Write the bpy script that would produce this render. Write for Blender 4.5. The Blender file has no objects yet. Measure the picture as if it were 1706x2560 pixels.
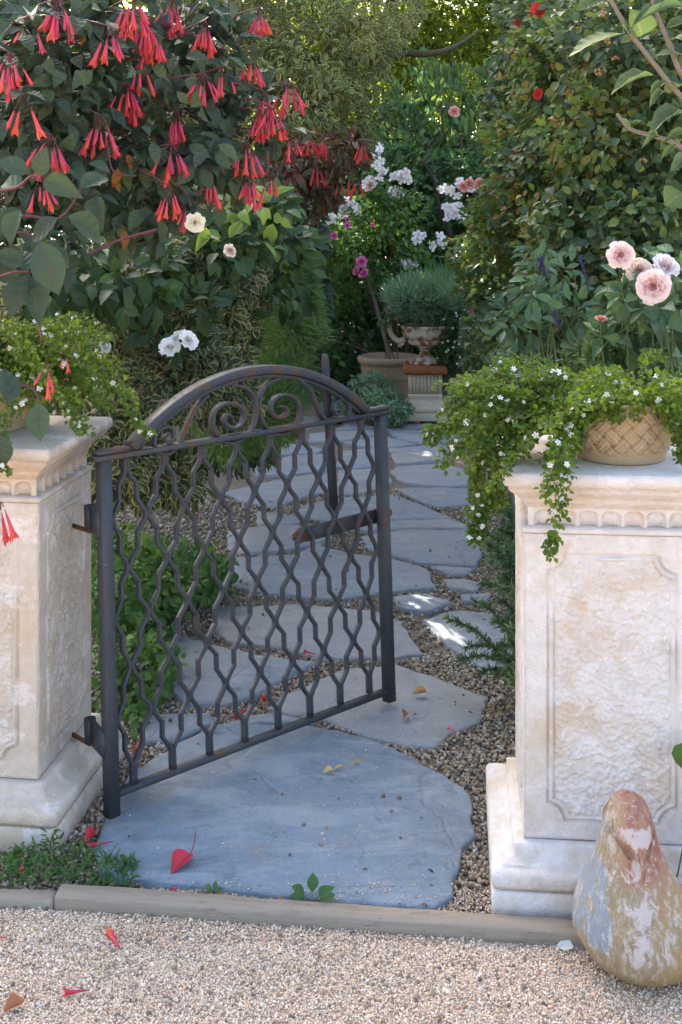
import bpy, bmesh, math, random
import numpy as np
from mathutils import Vector, Matrix

random.seed(7)
rng = np.random.default_rng(11)
S = bpy.context.scene
COL = S.collection

# ------------------------------------------------------------------ camera
CAM_Z, FOC, HX, HY = 1.6, 3000.0, 853.0, 532.0      # eye height, focal length in photo pixels, level horizon
cam_data = bpy.data.cameras.new('camera')
cam_data.sensor_width = 36.0
cam_data.lens = FOC / 2560.0 * 36.0
cam_data.shift_y = -(1280.0 - HY) / 2560.0           # level view with the lens shifted down (verticals stay upright)
cam_data.clip_start, cam_data.clip_end = 0.05, 2000.0
cam = bpy.data.objects.new('camera', cam_data)
cam.location = (0, 0, CAM_Z)
cam.rotation_euler = (math.radians(90), 0, 0)
COL.objects.link(cam)
S.camera = cam

# ------------------------------------------------------------------ sky, sun, exposure
TO_SUN = Vector((-0.30, 0.74, 0.60)).normalized()
el = math.asin(TO_SUN.z)
world = bpy.data.worlds.new('World')
S.world = world
world.use_nodes = True
wn = world.node_tree
bg = wn.nodes['Background']
sky = wn.nodes.new('ShaderNodeTexSky')
sky.sky_type = 'NISHITA'
sky.sun_disc = False
sky.sun_elevation = el
sky.sun_rotation = math.atan2(TO_SUN.x, TO_SUN.y)
sky.air_density = 1.0
sky.dust_density = 5.0
sky.ozone_density = 0.35
wn.links.new(sky.outputs[0], bg.inputs[0])
bg.inputs[1].default_value = 0.15
sun_data = bpy.data.lights.new('sun', 'SUN')
sun_data.energy = 4.0
sun_data.angle = math.radians(0.5)
sun_data.color = (1.0, 0.93, 0.80)
sun = bpy.data.objects.new('sun', sun_data)
sun.rotation_euler = (-TO_SUN).to_track_quat('-Z', 'Y').to_euler()
sun.location = (0, 20, 20)
COL.objects.link(sun)
S.view_settings.view_transform = 'Standard'
S.view_settings.look = 'None'
S.view_settings.gamma = 1.0
S.view_settings.use_curve_mapping = False
S.view_settings.exposure = 2.5
S.cycles.max_bounces = 6
S.cycles.diffuse_bounces = 4
S.cycles.transmission_bounces = 4
S.cycles.caustics_reflective = False
S.cycles.caustics_refractive = False

# ------------------------------------------------------------------ helpers
def P(px, py, Y):
    """Point of the garden at distance Y that is seen at photo pixel (px, py)."""
    return np.array(((px - HX) / FOC * Y, Y, CAM_Z - (py - HY) / FOC * Y))

def G(px, py, z=0.0):
    Y = (CAM_Z - z) * FOC / (py - HY)
    return np.array(((px - HX) / FOC * Y, Y, z))

def link(o, parent=None):
    COL.objects.link(o)
    if parent is not None:
        o.parent = parent
    return o

def tag(o, label=None, cat=None, group=None, kind=None):
    if label: o['label'] = label
    if cat: o['category'] = cat
    if group: o['group'] = group
    if kind: o['kind'] = kind
    return o

def empty(name, loc=(0, 0, 0), rz=0.0, label=None, cat=None, group=None):
    o = bpy.data.objects.new(name, None)
    o.location = loc
    o.rotation_euler = (0, 0, rz)
    o.empty_display_size = 0.05
    link(o)
    return tag(o, label, cat, group)

def mesh_np(name, V, loops, starts, attrs=None, smooth=False):
    me = bpy.data.meshes.new(name)
    V = np.asarray(V, np.float32).reshape(-1, 3)
    loops = np.asarray(loops, np.int32)
    starts = np.asarray(starts, np.int32)
    me.vertices.add(len(V))
    me.vertices.foreach_set('co', V.ravel())
    me.loops.add(len(loops))
    me.loops.foreach_set('vertex_index', loops)
    me.polygons.add(len(starts))
    me.polygons.foreach_set('loop_start', starts)
    for k, a in (attrs or {}).items():
        at = me.attributes.new(k, 'FLOAT', 'POINT')
        at.data.foreach_set('value', np.asarray(a, np.float32).ravel())
    me.update(calc_edges=True)
    if smooth:
        me.polygons.foreach_set('use_smooth', np.ones(len(starts), bool))
    return me

def obj(name, me, m=None, parent=None, loc=None, kind=None):
    o = bpy.data.objects.new(name, me)
    if m is not None and len(me.materials) == 0:
        me.materials.append(m)
    if loc is not None:
        o.location = loc
    link(o, parent)
    if kind: o['kind'] = kind
    return o

def faces_np(faces):
    loops = [i for f in faces for i in f]
    starts, k = [], 0
    for f in faces:
        starts.append(k); k += len(f)
    return loops, starts

def pym(name, verts, faces, smooth=False, attrs=None):
    l, s = faces_np(faces)
    return mesh_np(name, verts, l, s, attrs, smooth)

def bm_mesh(name, bm, smooth=False):
    me = bpy.data.meshes.new(name)
    bmesh.ops.recalc_face_normals(bm, faces=bm.faces)
    bm.to_mesh(me); bm.free()
    if smooth:
        me.polygons.foreach_set('use_smooth', np.ones(len(me.polygons), bool))
    return me

def grid_faces(nu, nv, close_u=False, off=0):
    f = []
    for j in range(nv - 1):
        for i in range(nu if close_u else nu - 1):
            a = off + j * nu + i; b = off + j * nu + (i + 1) % nu
            f.append((a, b, b + nu, a + nu))
    return f

def lathe(name, prof, seg=32, smooth=True, cap=True):
    """prof: list of (r, z) bottom to top."""
    V, F = [], []
    for r, z in prof:
        for i in range(seg):
            a = 2 * math.pi * i / seg
            V.append((r * math.cos(a), r * math.sin(a), z))
    F = grid_faces(seg, len(prof), True)
    if cap:
        F.append(tuple(range(seg))[::-1])
        n = (len(prof) - 1) * seg
        F.append(tuple(range(n, n + seg)))
    return pym(name, V, F, smooth)

def square_sweep(name, prof, smooth=False, r=0.006):
    """A moulding run round a square plan: prof = (half width, z) bottom to top; corners softened."""
    V, F = [], []
    seg = 12
    for h, z in prof:
        rr = min(r, h * 0.4)
        for q in range(4):
            cx, cy = [(1, 1), (-1, 1), (-1, -1), (1, -1)][q]
            for k in range(3):
                a = math.pi / 2 * q + math.pi / 4 * k
                V.append((cx * (h - rr) + rr * math.cos(a), cy * (h - rr) + rr * math.sin(a), z))
    F = grid_faces(seg, len(prof), True)
    F.append(tuple(range(seg))[::-1])
    n = (len(prof) - 1) * seg
    F.append(tuple(range(n, n + seg)))
    return pym(name, V, F, smooth)

def catmull(pts, n=8, closed=False):
    pts = [np.asarray(p, float) for p in pts]
    out = []
    m = len(pts)
    for i in range(m if closed else m - 1):
        if closed:
            p0, p1, p2, p3 = pts[i - 1], pts[i], pts[(i + 1) % m], pts[(i + 2) % m]
        else:
            p0 = pts[max(i - 1, 0)]; p1 = pts[i]; p2 = pts[i + 1]; p3 = pts[min(i + 2, m - 1)]
        for k in range(n):
            t = k / n
            out.append(0.5 * ((2 * p1) + (-p0 + p2) * t + (2 * p0 - 5 * p1 + 4 * p2 - p3) * t * t + (-p0 + 3 * p1 - 3 * p2 + p3) * t ** 3))
    if not closed:
        out.append(pts[-1])
    return np.array(out)

def tube_geo(pts, radii, seg=6):
    pts = np.asarray(pts, float)
    n = len(pts)
    radii = np.broadcast_to(np.asarray(radii, float), (n,))
    tan = np.gradient(pts, axis=0)
    tan /= np.linalg.norm(tan, axis=1)[:, None] + 1e-9
    up = np.array((0.13, 0.31, 0.94)); 
    V = []
    for p, t, r in zip(pts, tan, radii):
        a = np.cross(t, up)
        if np.linalg.norm(a) < 0.05: a = np.cross(t, (1, 0, 0))
        a /= np.linalg.norm(a)
        b = np.cross(t, a)
        for k in range(seg):
            w = 2 * math.pi * k / seg
            V.append(p + r * (math.cos(w) * a + math.sin(w) * b))
    F = grid_faces(seg, n, True)
    F.append(tuple(range(seg))[::-1]); F.append(tuple(range((n - 1) * seg, n * seg)))
    return V, F

class Geo:
    def __init__(s): s.V, s.F = [], []
    def add(s, V, F):
        o = len(s.V); s.V.extend(V); s.F.extend(tuple(i + o for i in f) for f in F); return s
    def tube(s, pts, r, seg=6): return s.add(*tube_geo(pts, r, seg))
    def box(s, c, h, M=None):
        V = [np.array((x * h[0], y * h[1], z * h[2])) for x in (-1, 1) for y in (-1, 1) for z in (-1, 1)]
        if M is not None: V = [M @ v for v in V]
        V = [v + np.asarray(c) for v in V]
        return s.add(V, [(0, 1, 3, 2), (4, 6, 7, 5), (0, 4, 5, 1), (2, 3, 7, 6), (0, 2, 6, 4), (1, 5, 7, 3)])
    def mesh(s, name, smooth=False): return pym(name, s.V, s.F, smooth)

def vnoise(x, y, seed=0):
    """value noise on arrays, 0..1"""
    r = np.random.default_rng(seed).random((64, 64))
    xi, yi = np.floor(x).astype(int), np.floor(y).astype(int)
    fx, fy = x - xi, y - yi
    fx = fx * fx * (3 - 2 * fx); fy = fy * fy * (3 - 2 * fy)
    g = lambda a, b: r[a % 64, b % 64]
    return (g(xi, yi) * (1 - fx) + g(xi + 1, yi) * fx) * (1 - fy) + (g(xi, yi + 1) * (1 - fx) + g(xi + 1, yi + 1) * fx) * fy

def norm(a):
    return a / (np.linalg.norm(a, axis=-1, keepdims=True) + 1e-9)

def frames(d, n, length, width):
    """3x3 matrices whose columns are (side*width, along*length, up*length)"""
    y = norm(d)
    z = n - (n * y).sum(-1, keepdims=True) * y
    z = norm(z)
    x = np.cross(y, z)
    L = np.asarray(length).reshape(-1, 1); W = np.asarray(width).reshape(-1, 1)
    return np.stack((x * W, y * L, z * L), axis=-1)

def scatter(name, tm, M, T, rnd=None):
    tv, tf, te = tm
    n = len(T)
    tv = np.asarray(tv, float)
    V = np.einsum('nij,vj->nvi', M, tv) + np.asarray(T)[:, None, :]
    l, s = faces_np(tf)
    l = np.array(l); s = np.array(s)
    loops = (l[None, :] + (np.arange(n) * len(tv))[:, None]).ravel()
    starts = (s[None, :] + (np.arange(n) * len(l))[:, None]).ravel()
    if rnd is None: rnd = rng.random(n)
    return mesh_np(name, V, loops, starts, {'rnd': np.repeat(rnd, len(tv)), 'edge': np.tile(te, n), 'along': np.tile(tv[:, 1], n)})

def leaf_tm(widths, fold=0.25, curl=0.25, wav=0.0, tip=None):
    """A leaf along +Y, 1 long, widths at evenly spaced stations (half widths, unit 1 = full width)."""
    k = len(widths)
    V = [(0, 0, 0)]; E = [0.0]
    for i, w in enumerate(widths):
        t = (i + 1) / (k + 1)
        zc = -curl * t * t
        for sx in (-1, 0, 1):
            z = zc + (fold * w if sx else 0) + (wav * (1 if (i % 2) else -1) if sx else 0)
            V.append((sx * w, t, z)); E.append(1.0 if sx else 0.0)
    V.append((0, 1, -curl)); E.append(1.0 if k < 2 else 0.8)
    F = [(0, 2, 1), (0, 3, 2)]
    for i in range(k - 1):
        a = 1 + 3 * i
        F += [(a, a + 1, a + 4, a + 3), (a + 1, a + 2, a + 5, a + 4)]
    a = 1 + 3 * (k - 1); e = len(V) - 1
    F += [(a, a + 1, e), (a + 1, a + 2, e)]
    return np.array(V), F, np.array(E)

LEAF_S = leaf_tm([0.5], 0.35, 0.2)
LEAF_M = leaf_tm([0.42, 0.42], 0.35, 0.22)
LEAF_R = leaf_tm([0.42, 0.5, 0.36], 0.3, 0.15)                       # rounded
LEAF_L = leaf_tm([0.26, 0.44, 0.5, 0.42, 0.22], 0.3, 0.3)            # large ovate
LEAF_W = leaf_tm([0.30, 0.46, 0.5, 0.43, 0.24], 0.38, 0.34, 0.02)    # large, waved
NEEDLE = (np.array([(-0.5, 0, 0), (0.5, 0, 0), (0.5, 0.6, -0.05), (-0.5, 0.6, -0.05), (0, 1, -0.15)]), [(0, 1, 2, 3), (3, 2, 4)], np.zeros(5))
_o = [(1, 0, 0), (0, 1, 0), (-1, 0, 0), (0, -1, 0), (0, 0, 1), (0, 0, -1)]
OCTA = (np.array(_o, float), [(0, 1, 4), (1, 2, 4), (2, 3, 4), (3, 0, 4), (1, 0, 5), (2, 1, 5), (3, 2, 5), (0, 3, 5)], np.zeros(6))
def _ico():
    bm = bmesh.new(); bmesh.ops.create_icosphere(bm, subdivisions=1, radius=1.0)
    v = np.array([x.co for x in bm.verts]); f = [tuple(w.index for w in x.verts) for x in bm.faces]; bm.free()
    return v, f, np.zeros(len(v))
ICO = _ico()

def in_poly(px, py, poly):
    inside = np.zeros(len(px), bool)
    n = len(poly)
    for i in range(n):
        x1, y1 = poly[i][0], poly[i][1]; x2, y2 = poly[i - 1][0], poly[i - 1][1]
        c = ((y1 > py) != (y2 > py)) & (px < (x2 - x1) * (py - y1) / (y2 - y1 + 1e-12) + x1)
        inside ^= c
    return inside

# ------------------------------------------------------------------ materials
def new_mat(name):
    m = bpy.data.materials.new(name); m.use_nodes = True
    nt = m.node_tree
    return m, nt, nt.nodes['Principled BSDF'], nt.nodes['Material Output']

def nd(nt, t, **kw):
    n = nt.nodes.new(t)
    for k, v in kw.items():
        if k in n.inputs: n.inputs[k].default_value = v
        else: setattr(n, k, v)
    return n

def coords(nt, kind='Object'):
    return nt.nodes.new('ShaderNodeTexCoord').outputs[kind]

def noise(nt, vec, scale, detail=4, rough=0.6, dist=0.0):
    n = nd(nt, 'ShaderNodeTexNoise', Scale=scale, Detail=detail, Roughness=rough, Distortion=dist)
    nt.links.new(vec, n.inputs['Vector'])
    return n.outputs['Fac']

def ramp(nt, fac, stops, interp='LINEAR'):
    r = nt.nodes.new('ShaderNodeValToRGB'); r.color_ramp.interpolation = interp
    e = r.color_ramp.elements
    while len(e) < len(stops): e.new(0.5)
    while len(e) > len(stops): e.remove(e[-1])
    for x, (p, c) in zip(e, stops):
        x.position = p; x.color = (*c, 1) if len(c) == 3 else c
    nt.links.new(fac, r.inputs[0])
    return r.outputs[0]

def mix(nt, fac, a, b):
    m = nd(nt, 'ShaderNodeMix', data_type='RGBA')
    for s, v in (('Factor', fac), (6, a), (7, b)):
        i = m.inputs[0] if s == 'Factor' else m.inputs[s]
        if hasattr(v, 'is_output'): nt.links.new(v, i)
        else: i.default_value = v if s == 'Factor' else (*v, 1)
    return m.outputs[2]

def math_n(nt, op, a, b=0.0, clamp=False):
    m = nd(nt, 'ShaderNodeMath', operation=op, use_clamp=clamp)
    for i, v in enumerate((a, b)):
        if hasattr(v, 'is_output'): nt.links.new(v, m.inputs[i])
        else: m.inputs[i].default_value = v
    return m.outputs[0]

def bump(nt, bsdf, h, strength=0.3, dist=0.01):
    b = nd(nt, 'ShaderNodeBump', Strength=strength, Distance=dist)
    nt.links.new(h, b.inputs['Height'])
    nt.links.new(b.outputs[0], bsdf.inputs['Normal'])

def stretch(nt, vec, s):
    m = nd(nt, 'ShaderNodeMapping'); m.inputs['Scale'].default_value = s
    nt.links.new(vec, m.inputs['Vector']); return m.outputs[0]

def leaf_mat(name, cols, edge=None, rough=0.5, trans=0.3, spec=0.22, tcol=None, edge_at=0.62, vein=None, gain=1.45, ribs=0):
    m, nt, b, out = new_mat(name)
    a = nd(nt, 'ShaderNodeAttribute', attribute_name='rnd').outputs['Fac']
    oi = nt.nodes.new('ShaderNodeObjectInfo').outputs['Random']
    f = math_n(nt, 'FRACT', math_n(nt, 'ADD', a, oi))
    cols = [tuple(min(0.85, v * gain) for v in q) for q in cols]
    if vein: vein = tuple(v * gain for v in vein)
    k = len(cols)
    c = ramp(nt, f, [((i + 0.5) / k, x) for i, x in enumerate(cols)])
    e = nd(nt, 'ShaderNodeAttribute', attribute_name='edge').outputs['Fac']
    if vein:
        c = mix(nt, ramp(nt, e, [(0.0, (1, 1, 1)), (0.12, (0, 0, 0))]), c, vein)
    if edge:
        ev = math_n(nt, 'ADD', e, math_n(nt, 'MULTIPLY', math_n(nt, 'SUBTRACT', f, 0.5), 0.25))
        c = mix(nt, ramp(nt, ev, [(edge_at - 0.04, (0, 0, 0)), (edge_at + 0.04, (1, 1, 1))]), c, edge)
    if ribs:
        v = nd(nt, 'ShaderNodeAttribute', attribute_name='along').outputs['Fac']
        w = math_n(nt, 'SINE', math_n(nt, 'SUBTRACT', math_n(nt, 'MULTIPLY', v, ribs), math_n(nt, 'MULTIPLY', e, ribs * 0.16)))
        c = mix(nt, ramp(nt, w, [(0.80, (0, 0, 0)), (1.0, (0.22, 0.22, 0.22))]), c, vein or tuple(x * 1.5 for x in cols[0]))
        bump(nt, b, w, 0.22, 0.004)
    gp = nt.nodes.new('ShaderNodeNewGeometry').outputs['Position']
    tn = ramp(nt, noise(nt, gp, 3.2, 3), [(0.32, (0.62, 0.68, 0.72)), (0.68, (1.25, 1.18, 1.0))])  # light and dark clumps painted into the leaf colour, standing in for shadow contrast
    mm = nd(nt, 'ShaderNodeMix', data_type='RGBA', blend_type='MULTIPLY'); mm.inputs[0].default_value = 1.0
    nt.links.new(c, mm.inputs[6]); nt.links.new(tn, mm.inputs[7]); c = mm.outputs[2]
    nt.links.new(c, b.inputs['Base Color'])
    b.inputs['Roughness'].default_value = rough
    b.inputs['Specular IOR Level'].default_value = spec
    if trans > 0:
        t = nt.nodes.new('ShaderNodeBsdfTranslucent')
        hs = nd(nt, 'ShaderNodeHueSaturation', Hue=0.48, Saturation=1.15, Value=1.3)
        nt.links.new(c, hs.inputs['Color']); nt.links.new(hs.outputs[0], t.inputs[0])
        ms = nd(nt, 'ShaderNodeMixShader'); ms.inputs[0].default_value = trans
        nt.links.new(b.outputs[0], ms.inputs[1]); nt.links.new(t.outputs[0], ms.inputs[2])
        nt.links.new(ms.outputs[0], out.inputs['Surface'])
    return m

def plain(name, col, rough=0.6, spec=0.3, var=0.25, scale=30.0, bmp=0.0, trans=0.0):
    m, nt, b, out = new_mat(name)
    co = coords(nt)
    n = noise(nt, co, scale)
    c = mix(nt, n, tuple(x * (1 - var) for x in col), tuple(min(1, x * (1 + var)) for x in col))
    nt.links.new(c, b.inputs['Base Color'])
    b.inputs['Roughness'].default_value = rough
    b.inputs['Specular IOR Level'].default_value = spec
    if bmp: bump(nt, b, n, bmp, 0.004)
    if trans:
        t = nt.nodes.new('ShaderNodeBsdfTranslucent'); nt.links.new(c, t.inputs[0])
        ms = nd(nt, 'ShaderNodeMixShader'); ms.inputs[0].default_value = trans
        nt.links.new(b.outputs[0], ms.inputs[1]); nt.links.new(t.outputs[0], ms.inputs[2])
        nt.links.new(ms.outputs[0], out.inputs['Surface'])
    return m

def mat_limestone(name, lo, hi, ochre, stain):
    m, nt, b, _ = new_mat(name)
    co = coords(nt)
    oi = nt.nodes.new('ShaderNodeObjectInfo').outputs['Location']
    va = nd(nt, 'ShaderNodeVectorMath', operation='ADD'); nt.links.new(co, va.inputs[0]); nt.links.new(oi, va.inputs[1])
    co = va.outputs[0]
    n1 = noise(nt, co, 4.5, 6, 0.68, 0.5); n2 = noise(nt, co, 26, 5, 0.7); n3 = noise(nt, co, 150, 3); n4 = noise(nt, co, 11, 7, 0.72, 0.3)
    c = mix(nt, ramp(nt, n2, [(0.3, (0, 0, 0)), (0.7, (1, 1, 1))]), lo, hi)
    c = mix(nt, ramp(nt, n1, [(0.50, (0, 0, 0)), (0.72, (ochre, ochre, ochre))]), c, (0.52, 0.36, 0.20))
    c = mix(nt, ramp(nt, n4, [(0.53, (0, 0, 0)), (0.60, (.55, .55, .55))]), c, (0.72, 0.675, 0.645))
    c = mix(nt, ramp(nt, noise(nt, co, 8, 7, 0.74), [(0.58, (0, 0, 0)), (0.76, (stain, stain, stain))]), c, (0.33, 0.29, 0.22))
    c = mix(nt, ramp(nt, n3, [(0.64, (0, 0, 0)), (0.74, (.5, .5, .5))]), c, (0.36, 0.31, 0.25))
    nt.links.new(c, b.inputs['Base Color'])
    b.inputs['Roughness'].default_value = 0.88
    b.inputs['Specular IOR Level'].default_value = 0.2
    bump(nt, b, math_n(nt, 'ADD', math_n(nt, 'MULTIPLY', n2, 0.7), math_n(nt, 'MULTIPLY', n3, 0.9)), 0.8, 0.004)
    return m

def mat_slate():
    m, nt, b, _ = new_mat('slate')
    co = coords(nt, 'Object')
    oi = nd(nt, 'ShaderNodeAttribute', attribute_type='OBJECT', attribute_name='warmth').outputs['Fac']
    n1 = noise(nt, stretch(nt, co, (1.2, 3.0, 3)), 2.2, 5, 0.6, 1.2); n2 = noise(nt, co, 40, 5, 0.7); n3 = noise(nt, co, 260, 2)
    c = ramp(nt, n1, [(0.28, (0.123, 0.17, 0.218)), (0.42, (0.177, 0.235, 0.293)), (0.5, (0.15, 0.205, 0.259)), (0.58, (0.203, 0.264, 0.322)), (0.72, (0.278, 0.335, 0.374))])
    warm = mix(nt, n1, (0.21, 0.225, 0.235), (0.32, 0.32, 0.315))
    c = mix(nt, oi, c, warm)
    c = mix(nt, math_n(nt, 'MULTIPLY', ramp(nt, noise(nt, co, 3.1, 3), [(0.6, (0, 0, 0)), (0.75, (1, 1, 1))]), 0.45), c, (0.27, 0.19, 0.14))
    c = mix(nt, math_n(nt, 'MULTIPLY', ramp(nt, n2, [(0.55, (0, 0, 0)), (0.75, (1, 1, 1))]), 0.5), c, (0.30, 0.30, 0.29))
    c = mix(nt, math_n(nt, 'MULTIPLY', ramp(nt, n3, [(0.60, (0, 0, 0)), (0.66, (1, 1, 1))]), 0.7), c, (0.42, 0.39, 0.35))
    lich = noise(nt, co, 7, 8, 0.8)
    c = mix(nt, math_n(nt, 'MULTIPLY', ramp(nt, lich, [(0.54, (0, 0, 0)), (0.62, (1, 1, 1))]), 0.35), c, (0.36, 0.36, 0.35))
    c = mix(nt, math_n(nt, 'MULTIPLY', ramp(nt, lich, [(0.36, (1, 1, 1)), (0.45, (0, 0, 0))]), 0.45), c, (0.085, 0.10, 0.125))
    nt.links.new(c, b.inputs['Base Color'])
    b.inputs['Roughness'].default_value = 0.7
    b.inputs['Specular IOR Level'].default_value = 0.3
    wv = nd(nt, 'ShaderNodeTexWave', Scale=1.1, Distortion=9.0, Detail=4.0); wv.inputs['Detail Scale'].default_value = 1.6; nt.links.new(co, wv.inputs['Vector'])
    n1 = math_n(nt, 'ADD', n1, math_n(nt, 'MULTIPLY', ramp(nt, wv.outputs['Fac'], [(0.0, (0, 0, 0)), (0.04, (1, 1, 1))]), 0.22))
    h = math_n(nt, 'ADD', math_n(nt, 'MULTIPLY', n1, 1.4), math_n(nt, 'ADD', math_n(nt, 'MULTIPLY', n2, 0.5), math_n(nt, 'MULTIPLY', n3, 0.25)))
    bump(nt, b, h, 0.8, 0.014)
    return m

def mat_iron():
    m, nt, b, _ = new_mat('wrought_iron')
    co = coords(nt)
    n1 = noise(nt, co, 9, 7, 0.75); n2 = noise(nt, co, 80, 5, 0.75); n3 = noise(nt, co, 4, 3); n4 = noise(nt, co, 24, 6, 0.8)
    sz = nt.nodes.new('ShaderNodeSeparateXYZ'); nt.links.new(co, sz.inputs[0])
    up = nd(nt, 'ShaderNodeMapRange'); nt.links.new(sz.outputs[2], up.inputs[0]); up.inputs[1].default_value = 0.85; up.inputs[2].default_value = 1.0
    up.inputs[3].default_value = 0.0; up.inputs[4].default_value = 0.07              # the arch has rusted more than the bars
    c = mix(nt, n2, (0.020, 0.023, 0.028), (0.062, 0.069, 0.080))
    r = math_n(nt, 'ADD', n1, up.outputs[0])
    c = mix(nt, math_n(nt, 'MULTIPLY', ramp(nt, r, [(0.575, (0, 0, 0)), (0.65, (1, 1, 1))]), 0.8), c, (0.105, 0.052, 0.028))
    c = mix(nt, math_n(nt, 'MULTIPLY', ramp(nt, n3, [(0.58, (0, 0, 0)), (0.70, (1, 1, 1))]), 0.45), c, (0.075, 0.085, 0.045))
    c = mix(nt, ramp(nt, n4, [(0.68, (0, 0, 0)), (0.71, (.8, .8, .8))]), c, (0.40, 0.36, 0.30))
    nt.links.new(c, b.inputs['Base Color'])
    nt.links.new(ramp(nt, n1, [(0.4, (0.42, 0.42, 0.42)), (0.65, (0.8, 0.8, 0.8))]), b.inputs['Roughness'])
    b.inputs['Specular IOR Level'].default_value = 0.42
    bump(nt, b, math_n(nt, 'ADD', n4, n2), 0.5, 0.003)
    return m

def mat_grain(name, cols, rough=0.8):
    m, nt, b, _ = new_mat(name)
    a = nd(nt, 'ShaderNodeAttribute', attribute_name='rnd').outputs['Fac']
    c = ramp(nt, a, [((i + .5) / len(cols), x) for i, x in enumerate(cols)], 'CONSTANT')
    nt.links.new(c, b.inputs['Base Color'])
    b.inputs['Roughness'].default_value = rough
    b.inputs['Specular IOR Level'].default_value = 0.25
    return m

def mat_granules(name, cols, scale):
    m, nt, b, _ = new_mat(name)
    co = coords(nt)
    v = nd(nt, 'ShaderNodeTexVoronoi', Scale=scale); nt.links.new(co, v.inputs['Vector'])
    s = nt.nodes.new('ShaderNodeSeparateColor'); nt.links.new(v.outputs['Color'], s.inputs[0])
    c = ramp(nt, s.outputs[0], [((i + .5) / len(cols), x) for i, x in enumerate(cols)])
    c = mix(nt, math_n(nt, 'MULTIPLY', noise(nt, co, 3, 4), 0.35), c, (0.22, 0.18, 0.13))
    nt.links.new(c, b.inputs['Base Color'])
    b.inputs['Roughness'].default_value = 0.9
    bump(nt, b, v.outputs['Distance'], 0.8, 0.004)
    return m

def mat_wood():
    m, nt, b, _ = new_mat('weathered_timber')
    co = coords(nt)
    n1 = noise(nt, stretch(nt, co, (3, 70, 70)), 1.5, 6, 0.75, 0.6); n2 = noise(nt, co, 6, 4)
    c = mix(nt, n1, (0.14, 0.105, 0.075), (0.42, 0.345, 0.26))
    c = mix(nt, math_n(nt, 'MULTIPLY', n2, 0.6), c, (0.29, 0.255, 0.205))
    n5 = noise(nt, stretch(nt, co, (5, 14, 14)), 3, 6, 0.75)
    c = mix(nt, math_n(nt, 'MULTIPLY', ramp(nt, n5, [(0.55, (0, 0, 0)), (0.68, (1, 1, 1))]), 0.65), c, (0.13, 0.105, 0.075))
    c = mix(nt, math_n(nt, 'MULTIPLY', ramp(nt, n1, [(0.30, (1, 1, 1)), (0.38, (0, 0, 0))]), 0.8), c, (0.07, 0.055, 0.04))
    nt.links.new(c, b.inputs['Base Color'])
    b.inputs['Roughness'].default_value = 0.85
    bump(nt, b, n1, 0.8, 0.004)
    return m

def mat_terracotta(name, c1, c2, stain, relief=False):
    m, nt, b, _ = new_mat(name)
    co = coords(nt)
    n1 = noise(nt, co, 12, 5, 0.65); n2 = noise(nt, stretch(nt, co, (1, 1, 8)), 9, 4)
    c = mix(nt, n1, c1, c2)
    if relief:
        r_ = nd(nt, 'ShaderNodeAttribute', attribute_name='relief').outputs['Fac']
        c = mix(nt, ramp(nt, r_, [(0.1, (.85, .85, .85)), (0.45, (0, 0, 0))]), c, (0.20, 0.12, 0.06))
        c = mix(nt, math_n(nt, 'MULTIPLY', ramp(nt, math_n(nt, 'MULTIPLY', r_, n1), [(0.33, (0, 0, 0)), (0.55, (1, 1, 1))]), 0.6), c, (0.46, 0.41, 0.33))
    c = mix(nt, math_n(nt, 'MULTIPLY', ramp(nt, n2, [(0.5, (0, 0, 0)), (0.7, (1, 1, 1))]), 0.6), c, stain)
    nt.links.new(c, b.inputs['Base Color'])
    b.inputs['Roughness'].default_value = 0.8
    bump(nt, b, noise(nt, co, 90, 3), 0.25, 0.003)
    return m

def mat_urn():
    m, nt, b, _ = new_mat('flaking_painted_iron')
    co = coords(nt)
    n1 = noise(nt, co, 16, 6, 0.7)
    c = ramp(nt, n1, [(0.36, (0.10, 0.035, 0.015)), (0.46, (0.24, 0.11, 0.05)), (0.50, (0.40, 0.34, 0.24)), (0.62, (0.46, 0.44, 0.38))])
    nt.links.new(c, b.inputs['Base Color']); b.inputs['Roughness'].default_value = 0.8
    bump(nt, b, n1, 0.4, 0.005)
    return m

M_LIME = mat_limestone('whitewashed_limestone', (0.585, 0.53, 0.485), (0.695, 0.655, 0.625), 0.72, 0.6)
M_LIME_BUFF = mat_limestone('buff_limestone', (0.48, 0.40, 0.32), (0.58, 0.51, 0.43), 0.7, 0.75)
M_SLATE = mat_slate()
M_IRON = mat_iron()
M_RUST = plain('rusty_iron', (0.15, 0.065, 0.03), 0.85, 0.2, 0.5, 40, 0.4)
M_WOOD = mat_wood()
M_FGRAV = mat_grain('fine_gravel', [(0.665, 0.494, 0.349), (0.794, 0.638, 0.484), (0.429, 0.298, 0.204), (0.73, 0.546, 0.387), (0.85, 0.741, 0.601), (0.29, 0.217, 0.165), (0.751, 0.546, 0.367), (0.623, 0.515, 0.436)])
M_FGROUND = mat_granules('gravel_ground', [(0.39, 0.281, 0.194), (0.625, 0.477, 0.352), (0.508, 0.374, 0.264), (0.683, 0.552, 0.422)], 150)
M_PEB = mat_grain('path_pebbles', [(0.264, 0.211, 0.15), (0.176, 0.15, 0.123), (0.352, 0.299, 0.22), (0.22, 0.176, 0.123), (0.44, 0.405, 0.352), (0.299, 0.211, 0.114), (0.141, 0.114, 0.088), (0.37, 0.29, 0.176)])
M_BED = mat_granules('path_bed', [(0.10, 0.08, 0.06), (0.18, 0.14, 0.10), (0.14, 0.11, 0.08)], 80)
M_SOIL = mat_granules('garden_soil', [(0.035, 0.026, 0.018), (0.06, 0.045, 0.03), (0.045, 0.035, 0.024)], 40)
M_TERRA = mat_terracotta('terracotta', (0.38, 0.265, 0.14), (0.48, 0.355, 0.205), (0.42, 0.37, 0.28), True)
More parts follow.
